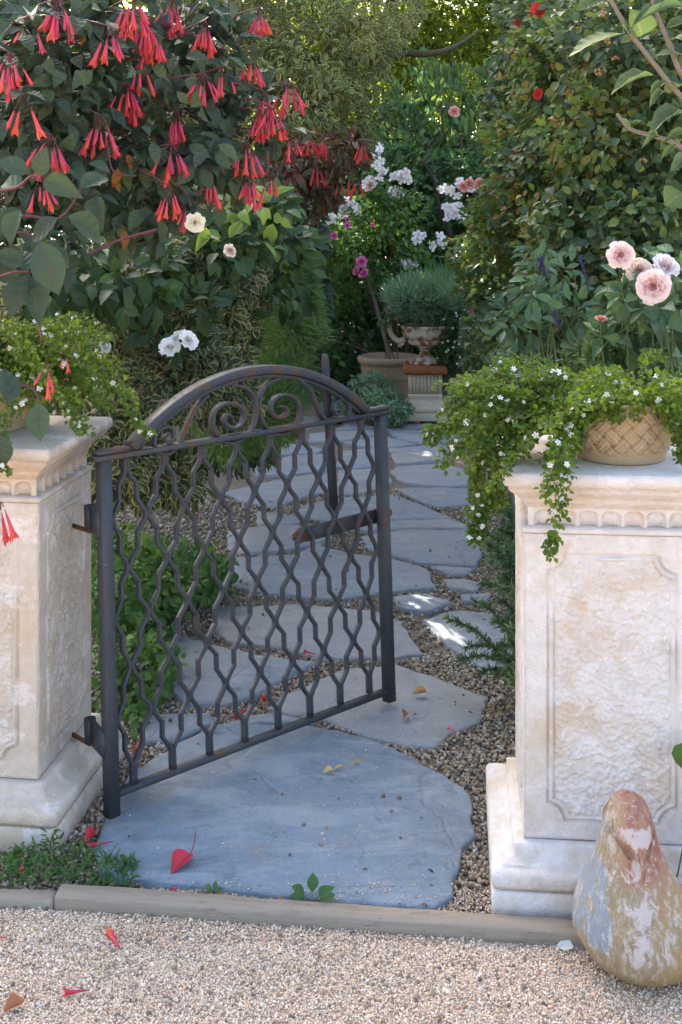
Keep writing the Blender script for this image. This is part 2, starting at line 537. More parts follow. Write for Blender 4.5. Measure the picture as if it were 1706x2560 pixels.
M_POT = mat_terracotta('old_terracotta', (0.30, 0.20, 0.115), (0.39, 0.28, 0.17), (0.30, 0.27, 0.20))
M_URN = mat_urn()
M_CAST = mat_terracotta('cast_stone', (0.42, 0.35, 0.26), (0.58, 0.51, 0.41), (0.38, 0.25, 0.14))
M_BARK = plain('bark', (0.10, 0.075, 0.055), 0.9, 0.2, 0.5, 25, 0.6)
M_TWIG = plain('brown_twig', (0.14, 0.09, 0.055), 0.8, 0.2, 0.3, 40)
M_GSTEM = plain('green_stem', (0.09, 0.12, 0.04), 0.6, 0.3, 0.3, 40)
M_RSTEM = plain('purple_red_stem', (0.10, 0.025, 0.035), 0.5, 0.3, 0.3, 40)

# ================================================================== ground, path, edging
def flat(name, poly, z, m, kind='structure', label=None):
    me = pym(name, [(x, y, z) for x, y in poly], [tuple(range(len(poly)))])
    return tag(obj(name, me, m), label, None, None, kind)

ground = flat('ground', [(-300, -300), (300, -300), (300, 300), (-300, 300)], -0.09, M_SOIL, label='dark garden soil under the planting')
forecourt = flat('gravel_forecourt', [(-40, -60), (40, -60), (40, 2.56), (1.2, 2.60), (0.0, 2.72), (-0.8, 2.80), (-40, 2.80)], -0.016, M_FGROUND,
                 label='pale pinkish gravel forecourt in front of the timber edging')
path_bed = flat('garden_path', [(-2.2, 2.76), (1.2, 2.60), (1.6, 4.0), (1.9, 6.5), (2.2, 11.5), (-1.6, 11.5), (-1.6, 6.5), (-2.2, 5.0)], -0.022, M_BED,
                label='crazy paved bluestone path with pebbles in the joints')

A = lambda *q: [(560 + x / 2.063, 1030 + y / 2.063) for x, y in q]
B = lambda *q: [(240 + x / 1.452, 1440 + y / 1.452) for x, y in q]
STONES = [
    [(240, 2120), (255, 2060), (290, 1990), (330, 1930), (440, 1862), (545, 1812), (640, 1809), (760, 1815), (850, 1828), (960, 1858), (1060, 1910), (1160, 1968), (1185, 2010), (1176, 2060), (1188, 2085), (1160, 2120), (1150, 2165), (1128, 2200), (1138, 2240), (1085, 2268), (960, 2262), (820, 2250), (650, 2232), (500, 2215), (330, 2195), (255, 2180)],
    A((860, 212), (1000, 203), (1150, 200), (1140, 245), (1000, 257), (885, 268)),
    A((862, 305), (885, 280), (1000, 272), (1130, 264), (1270, 300), (1262, 372), (1130, 380), (960, 365), (900, 347)),
    A((885, 395), (960, 387), (1100, 385), (1260, 390), (1260, 470), (1100, 485), (1000, 450)),
    A((590, 442), (845, 427), (900, 432), (1000, 470), (1170, 543), (900, 553), (600, 570), (350, 525), (430, 472)),
    A((600, 585), (860, 563), (1180, 550), (1265, 592), (1160, 598), (950, 597), (740, 610)),
    A((720, 640), (850, 612), (950, 604), (1160, 606), (1300, 602), (1330, 740), (1300, 788), (1170, 782), (1010, 773), (880, 733), (730, 690)),
    A((1060, 787), (1170, 790), (1300, 800), (1250, 832), (1170, 835)),
    A((60, 745), (360, 732), (480, 675), (640, 722), (850, 748), (960, 775), (1050, 805), (1092, 898), (900, 912), (700, 942), (520, 958), (200, 930), (30, 880)),
    A((20, 610), (230, 582), (420, 582), (560, 602), (560, 640), (440, 682), (260, 715), (100, 725), (20, 690)),
    A((0, 410), (330, 332), (555, 305), (565, 400), (430, 427), (260, 488), (100, 455)),
    A((590, 300), (780, 288), (872, 345), (840, 375), (700, 420), (580, 425)),
    A((600, 200), (770, 180), (845, 235), (830, 275), (680, 285), (575, 275)),
    A((150, 275), (350, 222), (560, 212), (560, 290), (330, 322), (150, 322)),
    A((270, 165), (420, 165), (515, 190), (470, 213), (280, 213)),
    A((620, 150), (830, 118), (990, 162), (850, 180), (700, 172)),
    A((830, 82), (930, 85), (1100, 105), (1240, 120), (1140, 155), (1040, 162), (900, 140)),
    A((440, 112), (600, 100), (770, 90), (800, 112), (620, 145), (440, 152)),
    A((400, 15), (480, 20), (545, 55), (430, 82), (390, 60)),
    A((850, 188), (1000, 176), (1230, 165), (1260, 195), (1000, 198), (860, 206)),
    A((1130, 862), (1240, 857), (1330, 880), (1290, 918), (1170, 900)),
    A((1220, 935), (1380, 930), (1360, 968), (1240, 968)),
    A((170, 512), (315, 522), (440, 555), (350, 575), (170, 572)),
    A((560, 60), (700, 55), (790, 75), (600, 92)),
    B((440, 112), (700, 100), (1000, 122), (1105, 162), (1188, 278), (1080, 292), (840, 297), (700, 262), (480, 232), (420, 190)),
    B((1080, 75), (1200, 62), (1295, 95), (1200, 128), (1100, 112)),
    B((1187, 157), (1290, 122), (1460, 130), (1580, 200), (1600, 320), (1400, 330), (1280, 248)),
    B((200, 232), (330, 220), (430, 252), (620, 292), (800, 312), (700, 358), (590, 425), (470, 468), (330, 462), (180, 330)),
    B((905, 330), (1100, 318), (1260, 372), (1418, 432), (1395, 520), (1300, 560), (1220, 618), (1000, 583), (840, 518), (690, 492), (620, 470), (700, 425), (800, 372)),
    B((200, 500), (420, 492), (430, 528), (300, 588), (150, 600)),
    B((330, 590), (480, 528), (590, 500), (690, 505), (800, 535), (600, 528), (450, 562)),
    [(980, 1040), (1040, 1036), (1090, 1062), (1010, 1068)],
    [(1330, 1690), (1440, 1640), (1560, 1700), (1480, 1790)], 
    [(150, 1380), (260, 1340), (330, 1400), (220, 1440)],
]
stone_polys = []
def flagstone(poly, i):
    pts = [G(x, y)[:2] for x, y in poly]
    c = np.mean(pts, axis=0)
    ring = []
    n = len(pts)
    r = random.Random(i)
    for k in range(n):
        a, b = np.array(pts[k]), np.array(pts[(k + 1) % n])
        L = np.linalg.norm(b - a)
        m = max(1, int(L / 0.035))
        for j in range(m):
            q = a + (b - a) * j / m
            d = (b - a) / (L + 1e-6)
            q = q + np.array((-d[1], d[0])) * r.uniform(-0.006, 0.006)
            ring.append(q)
    ring = np.array(ring)
    area = 0.5 * np.sum(ring[:, 0] * np.roll(ring[:, 1], -1) - np.roll(ring[:, 0], -1) * ring[:, 1])
    if area < 0: ring = ring[::-1]
    stone_polys.append(ring)
    top = r.uniform(-0.003, 0.004)
    t = np.roll(ring, -1, 0) - np.roll(ring, 1, 0)
    t /= np.linalg.norm(t, axis=1)[:, None] + 1e-6
    nrm = np.stack((-t[:, 1], t[:, 0]), 1)
    N = len(ring)
    V, F = [], []
    prof = [(0.0, -0.04), (0.0, top - 0.008), (0.003, top - 0.003), (0.009, top)]
    for ins, z in prof:
        for q, nn in zip(ring, nrm):
            V.append((*(q + nn * ins), z + (r.uniform(-0.0015, 0.0015) if z > -0.03 else 0)))
    F = grid_faces(N, len(prof), True)
    F.append(tuple(range((len(prof) - 1) * N, len(prof) * N)))
    o = obj('flagstone', pym('flagstone', V, F), M_SLATE, path_bed)
    o['warmth'] = 0.12 if i == 0 else r.uniform(0.35, 0.9)
    return o
for i, p in enumerate(STONES): flagstone(p, i)

def pebbles(name, n, xr, yr, smin, smax, z, m, avoid, tm, inside=None, keep_on=0.0, parent=None, label=None):
    x = rng.uniform(*xr, n); y = rng.uniform(*yr, n)
    ok = np.ones(n, bool)
    if inside is not None: ok &= in_poly(x, y, inside)
    on = np.zeros(n, bool)
    for poly in avoid: on |= in_poly(x, y, poly)
    ok &= ~on | (rng.random(n) < keep_on)
    x, y, on = x[ok], y[ok], on[ok]; n = len(x)
    s = rng.uniform(smin, smax, n) * (1 + 0.12 * np.maximum(0, y - 4))
    M = norm(rng.normal(size=(n, 3)))
    M2 = frames(M, rng.normal(size=(n, 3)), s, s * rng.uniform(0.6, 1.0, n))
    M2[:, :, 2] *= rng.uniform(0.5, 0.9, n)[:, None]
    zz = np.where(on, 0.004 + s * 0.3, z + rng.uniform(-0.2, 0.6, n) * s)
    me = scatter(name, tm, M2, np.stack((x, y, zz), 1))
    return tag(obj(name, me, m, parent), label, None, None, 'stuff')

bed_poly = [(-2.2, 2.78), (1.2, 2.63), (1.6, 4.0), (1.9, 6.5), (2.2, 9.5), (-1.6, 9.5), (-1.6, 6.5), (-2.2, 5.0)]
pebbles('pebbles', 26000, (-0.9, 0.75), (2.78, 4.4), 0.0045, 0.0085, -0.016, M_PEB, stone_polys, ICO, bed_poly, 0.0015, None, 'brown and cream pebbles filling the joints of the paving')
pebbles('pebbles', 24000, (-1.5, 1.6), (4.4, 7.0), 0.0055, 0.010, -0.016, M_PEB, stone_polys, OCTA, bed_poly, 0.002, None, 'distant brown pebbles between the farther flagstones')
front_poly = [(-1.0, 2.2), (1.0, 2.2), (1.0, 2.62), (0.0, 2.72), (-0.8, 2.79), (-1.0, 2.79)]
pebbles('gravel', 95000, (-1.0, 1.0), (2.2, 2.8), 0.0019, 0.0042, -0.0155, M_FGRAV, [], OCTA, front_poly, 0, None, 'fine pinkish beige gravel at the foot of the photo')
pebbles('gravel', 700, (-1.0, 1.0), (2.2, 2.8), 0.004, 0.0065, -0.0150, M_FGRAV, [], ICO, front_poly, 0, None, 'scattered larger stones on top of the fine front gravel')
pebbles('gravel', 900, (-1.0, 1.0), (2.2, 2.8), 0.003, 0.006, -0.0135, M_PEB, [], ICO, front_poly, 0, None, 'dark odd stones strewn over the fine front gravel')
pebbles('grit', 2600, (-0.6, 0.45), (2.75, 3.9), 0.0012, 0.0028, -0.012, M_FGRAV, stone_polys, OCTA, None, 0.10, None, 'sparse pale grit scattered over the paving inside the gate')
pebbles('grit', 6000, (-0.5, 0.45), (2.66, 2.86), 0.002, 0.004, -0.012, M_FGRAV, stone_polys, OCTA, None, 0.09, None, 'grit washed against the back of the timber edging')

def board(a, b, w, h, ztop, label, group):
    a, b = np.array(a), np.array(b)
    d = b - a; L = np.linalg.norm(d); d /= L; nn = np.array((-d[1], d[0]))
    g = bmesh.new()
    n = 24
    rr = random.Random(3)
    V, F = [], []
    prof = [(0, -h), (0, -0.006), (0.006, 0), (w - 0.006, 0), (w, -0.006), (w, -h)]
    for i in range(n + 1):
        p = a + d * L * i / n - a
        j = rr.uniform(-.002, .002)
        for o_, z in prof:
            V.append((L * i / n, o_ + j + rr.uniform(-.0008, .0008), z + (rr.uniform(-.0015, .0015) if z > -.01 else 0)))
    k = len(prof)
    F = [(i * k + q, i * k + (q + 1) % k, (i + 1) * k + (q + 1) % k, (i + 1) * k + q) for i in range(n) for q in range(k)]
    F += [tuple(range(k))[::-1], tuple(range(n * k, n * k + k))]
    g.free()
    o = obj('timber_edging', pym('timber_edging', V, F), M_WOOD, loc=(a[0], a[1], ztop))
    o.rotation_euler = (0, 0, math.atan2(d[1], d[0]))
    return tag(o, label, 'timber edging', group)
g1, g2 = G(137, 2239, 0.018)[:2], G(1441, 2334, 0.018)[:2]
g3 = g2 + (g2 - g1) * 0.35
board(g1, g3, 0.056, 0.06, 0.018, 'long weathered grey timber board across the gate opening', 'timber boards edging the gravel')
ga = G(-160, 2252, 0.002)[:2]
board(ga, g1 + np.array((-0.004, 0.0)), 0.05, 0.06, 0.006, 'short sunken timber board end beside the weeds at the left pillar', 'timber boards edging the gravel')

# ================================================================== stone pillars
HS = 0.203
def panel_mesh(seed, step, zb=0.137, zt=0.849):
    ns, nt_ = int(2 * HS / step) + 1, int((zt - zb) / step) + 1
    s = np.linspace(-HS, HS, ns); t = np.linspace(zb, zt, nt_)
    Sg, Tg = np.meshgrid(s, t)
    a, b, rn = 0.150, 0.313, 0.040
    tc = Tg - 0.492
    d = np.maximum(np.abs(Sg) - a, np.abs(tc) - b)
    dist = np.hypot(np.abs(Sg) - a, np.abs(tc) - b)
    d = np.maximum(d, rn - dist)
    e = vnoise(Sg * 30 + 40, Tg * 30 + 9, seed) * 0.0024 + vnoise(Sg * 9 + 40, Tg * 9 + 3, seed + 1) * 0.003 - 0.003
    rough = vnoise(Sg * 110 + Tg * 50 + 50, Tg * 130 - Sg * 30 + 17, seed + 2) * 0.0035 + vnoise(Sg * 190 + 90, Tg * 190 + 5, seed + 3) * 0.0040 + vnoise(Sg * 40 + 20, Tg * 40, seed + 4) * 0.0018
    bead = -0.007 + 0.013 * np.sin(np.pi * np.clip((-d - 0.004) / 0.014, 0, 1))
    wear = np.clip(vnoise(Sg * 14 + 10, Tg * 14 + 10, seed + 5) * 2.2 - 0.5, 0.15, 1)
    h = np.where(d > 0, 0.0, np.where(d > -0.018, bead * wear - 0.003 * (1 - wear), -0.0065 + rough * 1.25))
    h = h + e
    edge = np.minimum(HS - np.abs(Sg), np.minimum(Tg - zb, zt - Tg))
    h = np.where(edge < 0.005, np.minimum(h, 0) * (edge / 0.005) - (0.005 - edge) * 0.5, h)
    V = np.stack((Sg, -(HS + h), Tg), -1).reshape(-1, 3)
    idx = np.arange(ns * nt_).reshape(nt_, ns)
    q = np.stack((idx[:-1, :-1], idx[:-1, 1:], idx[1:, 1:], idx[1:, :-1]), -1).reshape(-1, 4)
    return mesh_np('carved_panel', V, q.ravel(), np.arange(len(q)) * 4, smooth=True)

def frieze_mesh(step=0.003):
    hw, zb, zt = 0.192, 0.866, 0.909
    ns, nt_ = int(2 * hw / step) + 1, int((zt - zb) / step) + 1
    s = np.linspace(-hw, hw, ns); t = np.linspace(zb, zt, nt_)
    Sg, Tg = np.meshgrid(s, t)
    pitch = 2 * hw / 7.4
    x = (Sg / pitch + 0.5) % 1 - 0.5
    x = x / 0.42
    top = zt - 0.006 - 0.012 * (1 - np.sqrt(np.clip(1 - x * x, 0, 1)))
    m = (np.abs(x) < 1) & (Tg < top) & (np.abs(Sg) < hw - 0.012)
    h = np.where(m, -0.018 * np.sqrt(np.clip(1 - x * x, 0, 1)) * np.clip((top - Tg) / 0.006, 0, 1), 0)
    V = np.stack((Sg, -(hw + h), Tg), -1).reshape(-1, 3)
    idx = np.arange(ns * nt_).reshape(nt_, ns)
    q = np.stack((idx[:-1, :-1], idx[:-1, 1:], idx[1:, 1:], idx[1:, :-1]), -1).reshape(-1, 4)
    return mesh_np('fluted_frieze', V, q.ravel(), np.arange(len(q)) * 4, smooth=False)

plinth_me = square_sweep('plinth', [(0.279, -0.06), (0.279, 0.044), (0.276, 0.049), (0.262, 0.0495)])
base_me = square_sweep('base_moulding', [(0.262, 0.0500), (0.264, 0.0535), (0.277, 0.0550), (0.280, 0.063), (0.280, 0.080), (0.276, 0.090), (0.266, 0.095), (0.257, 0.0955), (0.256, 0.0995), (0.243, 0.1015), (0.233, 0.108), (0.228, 0.118), (0.226, 0.132), (0.213, 0.1345)], r=0.01)
core_me = square_sweep('shaft', [(0.1925, 0.1368), (0.1925, 0.8485)])
bead_me = square_sweep('bead_moulding', [(0.196, 0.8495), (0.2045, 0.851), (0.208, 0.857), (0.205, 0.863), (0.197, 0.8655)], r=0.004)
fcore_me = square_sweep('frieze_core', [(0.1795, 0.8657), (0.1795, 0.9085)])
cap_me = square_sweep('cap', [(0.192, 0.9092), (0.199, 0.911), (0.1995, 0.919), (0.206, 0.9205), (0.207, 0.928), (0.214, 0.936), (0.230, 0.948), (0.2395, 0.957), (0.241, 0.967), (0.2515, 0.970), (0.2525, 0.989), (0.248, 0.9985)], r=0.007)
fr_me = frieze_mesh()
def pillar(loc, rz, label, seed, steps, M_LIME):
    t = empty('stone_pillar', (*loc, 0), rz, label, 'pillar', 'stone pillars of the gateway')
    for n, me in (('plinth', plinth_me), ('base_moulding', base_me), ('shaft', core_me), ('bead_moulding', bead_me), ('frieze_core', fcore_me), ('cap', cap_me)):
        obj(n, me.copy(), M_LIME, t)
    for k in range(4):
        o = obj('carved_panel', panel_mesh(seed + 10 * k, steps[k]), M_LIME, t); o.rotation_euler = (0, 0, math.pi / 2 * k)
        o = obj('fluted_frieze', fr_me.copy() if k == 0 else fr_k, M_LIME, t); fr_k = o.data; o.rotation_euler = (0, 0, math.pi / 2 * k)
    return t
PR, PL = np.array((0.6495, 2.9925)), np.array((-0.955, 3.323))
pillar_r = pillar(PR, -math.radians(5.5), 'whitewashed stone pillar standing behind the clay pigeon', 100, (0.0025, 0.02, 0.02, 0.006), M_LIME)
pillar_l = pillar(PL, -math.radians(7.5), 'buff stone pillar with rusty hinge pins that carries the iron gate', 300, (0.003, 0.003, 0.02, 0.02), M_LIME_BUFF)

# ================================================================== iron gate
eu = Vector((0.727, 0.686, 0)).normalized()
n0 = Vector((-eu.y, eu.x, 0))
ev = (Vector((0, 0, 1)) + 0.045 * n0).normalized()
en = ev.cross(eu)
GO = Vector((-0.607, 3.18, 0.014))
gate = empty('garden_gate', label='rusty wrought iron gate with wavy bars and scrolls standing half open', cat='gate')
gm = Matrix((eu, en, ev)).transposed().to_4x4(); gm.translation = GO
gate.matrix_world = gm
gmi = gm.inverted()
def uv(px, py):
    d = Vector(((px - HX) / FOC, 1, -(py - HY) / FOC)); o = Vector((0, 0, CAM_Z))
    lo = gmi @ o; ld = gmi.to_3x3() @ d
    q = lo - ld * (lo.y / ld.y)
    return np.array((q.x, q.z))

def strap(name, pts, t, d, n_off=0.0, parent=gate, m=M_IRON, taper=None, closed=False):
    """flat bar along a line in the gate's plane: t thick in the plane, d deep across it"""
    pts = np.asarray(pts, float); N = len(pts)
    tan = np.gradient(pts, axis=0); tan /= np.linalg.norm(tan, axis=1)[:, None] + 1e-9
    nr = np.stack((-tan[:, 1], tan[:, 0]), 1)
    c = min(min(t, d) * 0.22, 0.0028)
    sec = [(-t/2 + c, -d/2), (t/2 - c, -d/2), (t/2, -d/2 + c), (t/2, d/2 - c), (t/2 - c, d/2), (-t/2 + c, d/2), (-t/2, d/2 - c), (-t/2, -d/2 + c)]
    V = []
    for i, (p, q) in enumerate(zip(pts, nr)):
        k = 1.0 if taper is None else taper[i]
        for a, b in sec:
            w = p + q * a * k
            V.append((w[0], n_off + b, w[1]))
    F = grid_faces(8, N, True)
    F = [f[::-1] for f in F]
    F += [tuple(range(8)), tuple(range((N - 1) * 8, N * 8))[::-1]]
    return obj(name, pym(name, V, F), m, parent)

W, DT = 0.034, 0.9
strap('hinge_post', [(0, -0.012), (0, 0.3), (0, 0.6), (0, 0.924)], W, W)
strap('latch_post', [(1.05, 0.0), (1.05, 0.4), (1.05, 0.924)], W, W)
strap('top_rail', [(-0.03, 0.932), (0.5, 0.932), (1.085, 0.932)], 0.015, 0.040)
strap('rail_end_plate', [(-0.025, 0.947), (0.105, 0.947)], 0.013, 0.034)
strap('rail_end_plate', [(0.965, 0.947), (1.08, 0.947)], 0.013, 0.034)
strap('bottom_rail', [(0.0175, 0.043), (0.5, 0.040), (1.0325, 0.034)], 0.016, 0.030)
# arch
ub, ue, vb, va = 0.085, 0.977, 0.948, 1.118
cx = (ub + ue) / 2; hw = (ue - ub) / 2; rise = va - vb
R = (hw * hw + rise * rise) / (2 * rise); a0 = math.asin(hw / R)
arc = [(cx + R * math.sin(a), va - R + R * math.cos(a)) for a in np.linspace(-a0, a0, 56)]
strap('arch', arc, 0.026, 0.044)
arc2 = [(cx + (R - 0.0195) * math.sin(a), va - R + (R - 0.0195) * math.cos(a)) for a in np.linspace(-a0 * .97, a0 * .97, 56)]
strap('arch_rib', arc2, 0.012, 0.024)
# scrolls (traced on the gate's own plane)
C6 = lambda q: [uv(200 + x / 1.912, 860 + y / 1.912) for x, y in q]
scr = [
    [(425, 432), (408, 440), (406, 462), (428, 466), (444, 440), (436, 405), (405, 396), (368, 420), (352, 462), (362, 505), (395, 528), (440, 512), (478, 462), (512, 385), (552, 305), (606, 245)],
    [(724, 352), (706, 336), (690, 352), (694, 384), (728, 403), (766, 386), (784, 342), (764, 298), (712, 282), (660, 300), (632, 352), (644, 424), (694, 470), (762, 462), (818, 408), (842, 326), (828, 250), (788, 208), (720, 196)],
    [(960, 300), (978, 300), (988, 322), (968, 348), (932, 346), (912, 312), (924, 266), (972, 242), (1024, 258), (1050, 310), (1040, 372), (994, 422), (930, 430), (878, 386), (854, 306), (866, 232), (900, 184), (950, 166)],
    [(1236, 318), (1240, 332), (1222, 334), (1212, 306), (1228, 272), (1262, 268), (1284, 300), (1276, 350), (1242, 386), (1198, 388), (1160, 350), (1128, 286), (1098, 216), (1048, 172)],
]
for q in scr:
    pts = catmull(C6(q), 5)
    tp = np.ones(len(pts)); tp[:12] = np.linspace(0.7, 1.0, 12)
    strap('scroll', pts, 0.0085, 0.024, taper=tp)
# wavy bars
u0, pitch, vt, vbm = 0.006, 0.0637, 0.893, 0.100
hp = (vt - vbm) / 6
for k in range(16):
    lo, hi = u0 + pitch * k + 0.0045, u0 + pitch * (k + 1) - 0.0045
    if k == 0: lo += 0.014
    if k == 15: hi -= 0.0145 - 0.006
    mid = (lo + hi) / 2
    start_hi = (k % 2 == 0)                      # forks sit on the odd contact lines
    stub_u = hi + 0.0045 if start_hi else lo - 0.0045
    pts = []
    off = 0.0045 * (-1 if start_hi else 1)
    for j in range(6):
        a, b = (hi, lo) if (start_hi == (j % 2 == 0)) else (lo, hi)
        vj = vt - hp * j
        r_ = random.Random(k * 10 + j).uniform(-0.003, 0.003)
        pts += [(a, vj - 0.04 * hp), (a + (mid - a) * 0.22, vj - 0.13 * hp), (mid + (a - mid) * 0.07, vj - 0.315 * hp + r_), (mid, vj - 0.36 * hp + r_), (mid, vj - 0.63 * hp + r_), (mid + (b - mid) * 0.07, vj - 0.675 * hp + r_), (b + (mid - b) * 0.22, vj - 0.87 * hp), (b, vj - 0.96 * hp)]
    a = hi if start_hi else lo
    pts = [(a, 0.9245), (a, vt + 0.012)] + pts + [(a, vbm - 0.012), (a, 0.0495)]
    strap('wavy_bar', catmull(pts, 2), 0.0090, 0.0175)
# latch bar and handle on the far side
la, lb = uv(748, 1347), uv(992, 1283)
mid1 = la + (lb - la) * 0.12; mid2 = la + (lb - la) * 0.86
strap('latch_bar', [mid1, (mid1 + mid2) / 2, mid2], 0.046, 0.009, 0.0265)
strap('latch_bar_end', [la, la + (mid1 - la) * 0.5, mid1 - (mid1 - la) * 0.02], 0.046, 0.011, 0.0265, m=M_RUST, taper=[0.35, 1.0, 0.85])
strap('latch_bar_end', [mid2 + (lb - mid2) * 0.02, mid2 + (lb - mid2) * 0.5, lb], 0.046, 0.011, 0.0265, m=M_RUST, taper=[0.85, 1.05, 0.4])
ha, hb = uv(832, 886), uv(856, 1285)
hh = [ha + (hb - ha) * f for f in (0, 0.012, 0.03, 0.06, 0.3, 0.6, 1.0)]
strap('lift_handle', hh, 0.032, 0.010, 0.0375, taper=[0.35, 0.7, 0.85, 0.9, 0.95, 1.05, 1.1])
# hinges: barrel, strap and pin
def hinge(py_b):
    Yb = 3.285
    bw = Vector(P(226, py_b, Yb)); bl = gmi @ bw
    g = Geo()
    ang = [2 * math.pi * k / 14 for k in range(14)]
    for r0, r1 in ((0.0165, 0.0165),):
        V = [(bl.x + r0 * math.cos(a), bl.y + r0 * math.sin(a), bl.z + s) for s in (-0.032, 0.032) for a in ang]
        V += [(bl.x + 0.0115 * math.cos(a), bl.y + 0.0115 * math.sin(a), bl.z + s) for s in (0.032, 0.012) for a in ang]
        F = grid_faces(14, 4, True) + [tuple(range(14))[::-1], tuple(range(42, 56))]
        g.add([np.array(v) for v in V], F)
    h = obj('hinge', g.mesh('hinge'), M_IRON, gate)
    d = Vector((-W / 2, 0, bl.z)) - bl; L = d.length; d.normalize()
    Mx = np.array(Matrix((d, Vector((-d.y, d.x, 0)), Vector((0, 0, 1)))).transposed())
    c = bl + d * (0.016 + (L - 0.016) / 2)
    st = Geo(); st.box(c, ((L - 0.014) / 2, 0.005, 0.034), Mx)
    obj('hinge_strap', st.mesh('hinge_strap'), M_IRON, h)
    wall = Vector((-0.753, 3.352, bw.z - 0.040)); wl = gmi @ wall; bot = gmi @ (bw + Vector((0, 0, -0.040)))
    pin = Geo(); pin.tube([np.array(wl), np.array(bot)], 0.0065, 8); pin.tube([np.array(bot), np.array(bot) + (0, 0, 0.055)], 0.0075, 8)
    obj('hinge_pin', pin.mesh('hinge_pin'), M_RUST, h)
hinge(1292); hinge(1824)

# ================================================================== clay pigeon
def pigeon():
    sec = [(-.014, .585, .690), (-.008, .562, .708), (.004, .540, .724), (.02, .522, .737), (.045, .506, .745), (.08, .4965, .746), (.11, .4945, .739), (.14, .498, .728), (.17, .506, .714), (.20, .516, .700),
           (.23, .5265, .686), (.26, .537, .673), (.285, .5435, .664), (.31, .548, .6575), (.335, .549, .652), (.355, .5545, .645), (.372, .566, .633), (.383, .581, .619), (.388, .595, .606)]
    z = np.array([s[0] for s in sec]); xl = np.array([s[1] for s in sec]); xr = np.array([s[2] for s in sec])
    zz = np.concatenate((np.linspace(-.014, .36, 110), np.linspace(.364, .388, 12)))
    L, Rr = np.interp(zz, z, xl), np.interp(zz, z, xr)
    for _ in range(2):
        L[1:-1] = (L[:-2] + 2 * L[1:-1] + L[2:]) / 4; Rr[1:-1] = (Rr[:-2] + 2 * Rr[1:-1] + Rr[2:]) / 4
    seg = 110
    V = []
    cy0 = np.interp(zz, [-.014, .1, .25, .388], [2.575, 2.580, 2.575, 2.555])
    kk = np.interp(zz, [-.014, .1, .25, .33, .388], [1.1, 1.12, 1.05, 1.08, 1.08])
    for i, h in enumerate(zz):
        c = (L[i] + Rr[i]) / 2; rx = (Rr[i] - L[i]) / 2; ry = rx * kk[i]
        for k in range(seg):
            a = 2 * math.pi * k / seg
            x, y = math.cos(a) * rx, math.sin(a) * ry
            # face mask: a raised shield that narrows down to the beak, turned a little to the viewer's left
            fx = x - 0.005
            if y < 0 and .272 < h < .378:
                wd = np.interp(h, [.272, .29, .305, .318, .345, .372], [0.003, .013, .026, .038, .045, .036])
                m = max(0, 1 - (abs(fx) / wd) ** 5)
                d = np.interp(h, [.2725, .277, .30, .318, .34, .36, .378], [0.008, .036, .031, .024, .015, .006, .0])
                y -= d * m
                if abs(fx) > wd and abs(fx) < wd + 0.016: y += 0.007
            f = float(np.interp(h, [.0, .08, .2, .388], [1.0, 1.012, 1.0185, 1.0165]))
            fxx = float(np.interp(h, [.0, .2, .388], [1.0235, 1.021, 1.0165]))
            # folded wings: a raised flank that ends in a soft edge on each side of the breast
            wg = min(1, max(0, (abs(math.cos(a)) - .66) / .10)) * min(1, max(0, (h - .055) / .03)) * min(1, max(0, (.225 - h) / .02))
            x *= 1 + .055 * wg
            V.append(((c + x) * fxx, cy0[i] + y, 1.6 - (1.6 - h) * f))
    F = grid_faces(seg, len(zz), True) + [tuple(range(seg))[::-1], tuple(range((len(zz) - 1) * seg, len(zz) * seg))]
    V = np.array(V); org = np.array((0.62, 2.575, -0.014)); V -= org
    m, nt, b, _ = new_mat('flaking_painted_clay')
    co = coords(nt)
    sx = nt.nodes.new('ShaderNodeSeparateXYZ'); nt.links.new(co, sx.inputs[0])
    X, Y_, Z = sx.outputs
    st = stretch(nt, co, (1.4, 1.4, 0.7))
    n1 = noise(nt, st, 24, 8, 0.78, 0.5); n2 = noise(nt, st, 60, 6, 0.75); n3 = noise(nt, stretch(nt, co, (1, 1, .6)), 9, 5, 0.65, 1.2)
    def band(v, lo, hi, w):                      # 1 inside lo..hi
        a = nd(nt, 'ShaderNodeMapRange'); nt.links.new(v, a.inputs[0]); a.inputs[1].default_value = lo - w; a.inputs[2].default_value = lo + w
        c = nd(nt, 'ShaderNodeMapRange'); nt.links.new(v, c.inputs[0]); c.inputs[1].default_value = hi - w; c.inputs[2].default_value = hi + w
        return math_n(nt, 'MULTIPLY', a.outputs[0], math_n(nt, 'SUBTRACT', 1.0, c.outputs[0]))
    def patch(mask, nz, lo, hi):                 # noise threshold weighted by the mask
        v = math_n(nt, 'ADD', math_n(nt, 'MULTIPLY', mask, 0.45), math_n(nt, 'SUBTRACT', nz, 0.45))
        return ramp(nt, v, [(lo, (0, 0, 0)), (hi, (1, 1, 1))])
    n5 = noise(nt, stretch(nt, co, (1.7, 1.7, 0.8)), 34, 8, 0.8, 0.4)                           # vertical streaks
    c = mix(nt, ramp(nt, n5, [(0.35, (0, 0, 0)), (0.65, (1, 1, 1))]), (0.23, 0.165, 0.09), (0.41, 0.325, 0.22))
    c = mix(nt, math_n(nt, 'MULTIPLY', patch(band(X, 0.015, 0.3, .04), n3, 0.36, 0.60), 0.75), c, (0.44, 0.25, 0.09))
    c = mix(nt, math_n(nt, 'MULTIPLY', ramp(nt, n5, [(0.53, (0, 0, 0)), (0.58, (1, 1, 1))]), 0.75), c, (0.52, 0.45, 0.39))
    c = mix(nt, math_n(nt, 'MULTIPLY', patch(math_n(nt, 'MULTIPLY', band(X, -0.3, -0.045, .03), band(Z, 0.07, 0.5, .03)), n1, 0.40, 0.47), 0.8), c, (0.21, 0.265, 0.315))
    head = band(Z, 0.185, 0.5, .05)
